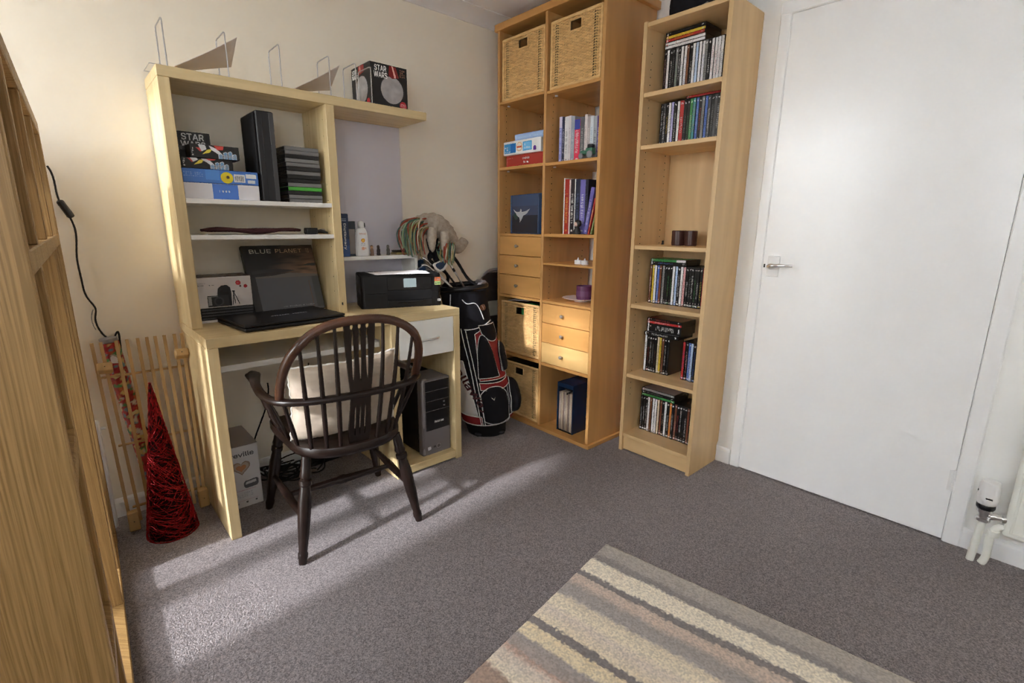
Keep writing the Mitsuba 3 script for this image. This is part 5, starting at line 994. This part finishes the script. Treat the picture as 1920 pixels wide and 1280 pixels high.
def block(p, w_, d_, h_, tilt=-35):
    m = cb(-w_ / 2, w_ / 2, -d_, 0, -h_ / 2, h_ / 2, .003); m.apply_transform(trimesh.transformations.rotation_matrix(math.radians(tilt), [-1, 0, 0])); m.apply_translation(p); hole = None; return m
for (u, h_, w_, d_, hh, tl) in ((.012, .625, .044, .045, .030, 30), (.248, .640, .044, .045, .030, 30), (.014, .052, .034, .030, .075, 0), (.244, .060, .034, .030, .075, 0)):
    lk = obj('leg_block', block(K(u, h_, -.012), w_, d_, hh, tl), 'pine', rk)
    obj('screw_hole', block(K(u, h_, -.012) , .006, d_ + .0006, .006, tl), 'black_matte', lk)
co = thing('glitter_cone', 'tall red glitter wire cone tree standing on the carpet', 'christmas ornament')
ccx, ccy, CH, CR = -.150, -.258, .600, .082
obj('core', lathe([(0, 0.002), (CR * .90, .002), (.004, CH * .98), (0, CH * .985)], ccx, ccy, 0, 40), 'glitter_core', co, smooth=40)
r_ = random.Random(21); M = []
for i in range(560):
    h0 = CH * (1 - math.sqrt(r_.random())) * .97 if i < 380 else CH * r_.uniform(.3, .98); a0 = r_.uniform(0, 6.283); turn = r_.uniform(.5, 2.2) * r_.choice((-1, 1)); dh = r_.uniform(-.10, .10); P = []
    for t in np.linspace(0, 1, 9):
        h_ = min(max(h0 + dh * t, .003), CH * .985); R_ = CR * (1 - h_ / CH) + .0015 + .0018 * math.sin(t * 17 + i); P.append([ccx + R_ * math.cos(a0 + turn * t), ccy + R_ * math.sin(a0 + turn * t), h_])
    M.append(tube(P, .0012, 3))
obj('glitter_strands', CAT(M), 'glitter', co, stuff=True)
V, F = [], []
for i in range(2600):
    h_ = CH * (1 - math.sqrt(r_.random())) * .98; a0 = r_.uniform(0, 6.283); R_ = CR * (1 - h_ / CH) + .0028; c_ = A([ccx + R_ * math.cos(a0), ccy + R_ * math.sin(a0), h_]); d1 = A([r_.gauss(0, 1) for _ in range(3)]); d2 = A([r_.gauss(0, 1) for _ in range(3)]); d1 *= .0023 / np.linalg.norm(d1); d2 *= .0023 / np.linalg.norm(d2); k0 = len(V); V += [c_, c_ + d1, c_ + d2]; F.append([k0, k0 + 1, k0 + 2])
obj('glitter_flakes', trimesh.Trimesh(A(V), A(F), process=False), 'glitter_bright', co, stuff=True)
gwp = thing('gift_wrap', 'roll of red patterned gift wrap standing behind the slatted rack', 'gift wrap')
g0, g1 = A([-.160, -.046, .0355]), A([-.232, -.046, .716]); ax = (g1 - g0) / np.linalg.norm(g1 - g0); gu = np.cross(ax, EY); gu /= np.linalg.norm(gu); gv = np.cross(ax, gu); na, nh = 28, 150; V, F, C = [], [], []
r_ = random.Random(3); spots = [(r_.uniform(0, 6.283), r_.uniform(0, .68), r_.uniform(.004, .012), r_.choice([(.30, .02, .02), (.06, .22, .07), (.55, .42, .16), (.50, .48, .44), (.12, .22, .26), (.42, .10, .03), (.22, .01, .02)])) for _ in range(620)]
SA = A([s_[0] for s_ in spots]); SH = A([s_[1] for s_ in spots]); SR = A([s_[2] for s_ in spots]); RG = .029
for i in range(nh + 1):
    for j in range(na):
        a, h_ = j * 2 * math.pi / na, .683 * i / nh; V.append(g0 + ax * h_ + (gu * math.cos(a) + gv * math.sin(a)) * RG)
        da = np.abs((SA - a + math.pi) % (2 * math.pi) - math.pi) * RG; dd = np.hypot(da, SH - h_) / SR; kk = int(dd.argmin()); C.append(spots[kk][3] if dd[kk] < 1 else (.36, .025, .03))
for i in range(nh):
    for j in range(na): p = i * na + j; q2 = i * na + (j + 1) % na; F += [[p, q2, q2 + na], [p, q2 + na, p + na]]
obj('paper', trimesh.Trimesh(A(V), A(F), process=False), 'print', gwp, color=A(C)); obj('tube', tube([g0 + ax * .001, g1 - ax * .002], .0265, 20), 'print', gwp, color=(.50, .47, .44)); obj('film_end', tube([g1, g1 + ax * .014], .0275, 20), 'edge_silver', gwp)
for h_, t_ in ((.56, .5), (.40, .5)):
    m = cbx(-.022, .022, -.0055, .0055, .0006); m.apply_transform(trimesh.transformations.rotation_matrix(t_, [0, 0, 1])); obj('ribbon_label', frame(m, g0 + ax * h_ - EY * (RG + .0002), EX, ax), 'print', gwp, color=(.50, .42, .22))
obj('tag', frame(prism(Polygon([(-.012, -.012), (.010, -.016), (.014, .004), (-.004, .016), (-.012, .010)]), .0006), g0 + ax * .620 - EY * (RG + .0002), EX, ax), 'paper', gwp)
cbk = thing('power_cable', 'black mains cable with an inline switch hanging down the cream wall', 'cable')
Pc = [(-.310, -.016, 1.33), (-.299, -.012, 1.267), (-.295, -.014, 1.215), (-.284, -.016, 1.185), (-.268, -.012, 1.12), (-.277, -.012, 1.028), (-.276, -.013, .943), (-.267, -.012, .874), (-.252, -.012, .838), (-.258, -.012, .794), (-.215, -.010, .722), (-.203, -.012, .742), (-.200, -.010, .66), (-.188, -.010, .55), (-.196, -.010, .46), (-.17, -.010, .36), (-.12, -.02, .22)]
obj('flex', tube(spline(Pc, 160), .0032, 8), 'black', cbk, smooth=60)
sw = rbox(-.011, .011, -.009, .009, -.032, .032, .007, 2); sw.apply_transform(trimesh.transformations.rotation_matrix(math.radians(-24), [0, 1, 0])); sw.apply_translation([-.2835, -.0155, 1.190]); obj('switch', sw, 'black_gloss', cbk, smooth=40); obj('loop', tube(spline([(-.258, -.011, .835), (-.266, -.012, .815), (-.268, -.012, .79), (-.262, -.012, .76)], 14), .0015, 5), 'mid_grey', cbk); obj('tie', tube([(-.252, -.012 + .006 * math.sin(a), .838 + .006 * math.cos(a)) for a in np.linspace(0, 6, 12)], .002, 5), 'black', cbk)
wp2 = thing('white_board', 'slim white panel standing between the oak shelf unit and the back wall', 'panel')
obj('board', rbox(-.62, -.302, -.150, -.122, .022, .455, .012, 2), 'white_plastic', wp2, smooth=40); obj('peg', tube([(-.303, -.136, .420), (-.288, -.136, .420)], .0055, 10), 'white_plastic', wp2); obj('foot', CAT([cb(-.36, -.33, -.160, -.112, .0006, .0215), cb(-.58, -.55, -.160, -.112, .0006, .0215)]), 'dark_grey', wp2)

# ------------------------------------------------------------------ oak shelf unit in front of the window, open at the back
ok = thing('oak_shelf_unit', 'large oak open shelf unit filling the left edge beside the window', 'shelf unit')
OY, OL, OD = -.190, 1.33, .33; oang = math.atan(.031)
def O(m): m = m.copy(); m.apply_transform(trimesh.transformations.rotation_matrix(-oang, [0, 0, 1])); m.apply_translation([-.309 + .031 * OY, OY, 0]); return m
# local frame: x from -OD (back) to 0 (front), y from 0 (far end) down to -OL (near end)
t_ = .032
obj('top_board', O(cb(-OD, 0, -OL, 0, 1.405, 1.440, .002)), 'oak', ok)
obj('side_panel', O(cb(-OD, 0, -t_, 0, .0006, 1.4046, .002)), 'oak', ok); obj('side_panel', O(cb(-OD, 0, -OL, -OL + t_, .0006, 1.4046, .002)), 'oak', ok)
for z0, z1 in ((1.075, 1.108), (.014, .045)): obj('shelf', O(cb(-OD, -.001, -OL + t_ + .0004, -t_ - .0004, z0, z1, .002)), 'oak', ok)
obj('shelf', O(cb(-OD, -.001, -OL + t_ + .0004, -1.0744, .765, .795, .002)), 'oak', ok); obj('shelf', O(cb(-OD, -.001, -OL + t_ + .0004, -1.0744, .415, .445, .002)), 'oak', ok)
for y in (-.36, -.70, -1.04): obj('divider', O(cb(-OD, -.003, y - .014, y + .014, 1.1084, 1.4046, .0015)), 'oak', ok)
for y in (-.265, -.47, -1.06): obj('divider', O(cb(-OD, -.003, y - .014, y + .014, .0454, 1.0746, .0015)), 'oak', ok)
obj('plinth', O(cb(-OD + .02, -.03, -OL + t_ + .0004, -t_ - .0004, .0006, .0136, .001)), 'oak', ok)
pins = [O(trimesh.creation.box((.006, .0006, .006)).apply_translation([-.05 - .0 * i, -t_ - .0002, 1.22 + .06 * i])) for i in range(3)]
obj('pin_holes', CAT(pins), 'black_matte', ok, stuff=True)
wb = thing('white_box_file', 'white box standing in the far bay of the oak shelf unit', 'box')
obj('carton', O(cb(-.24, -.10, -.23, -.06, .0456, .32, .002)), 'white_plastic', wb)
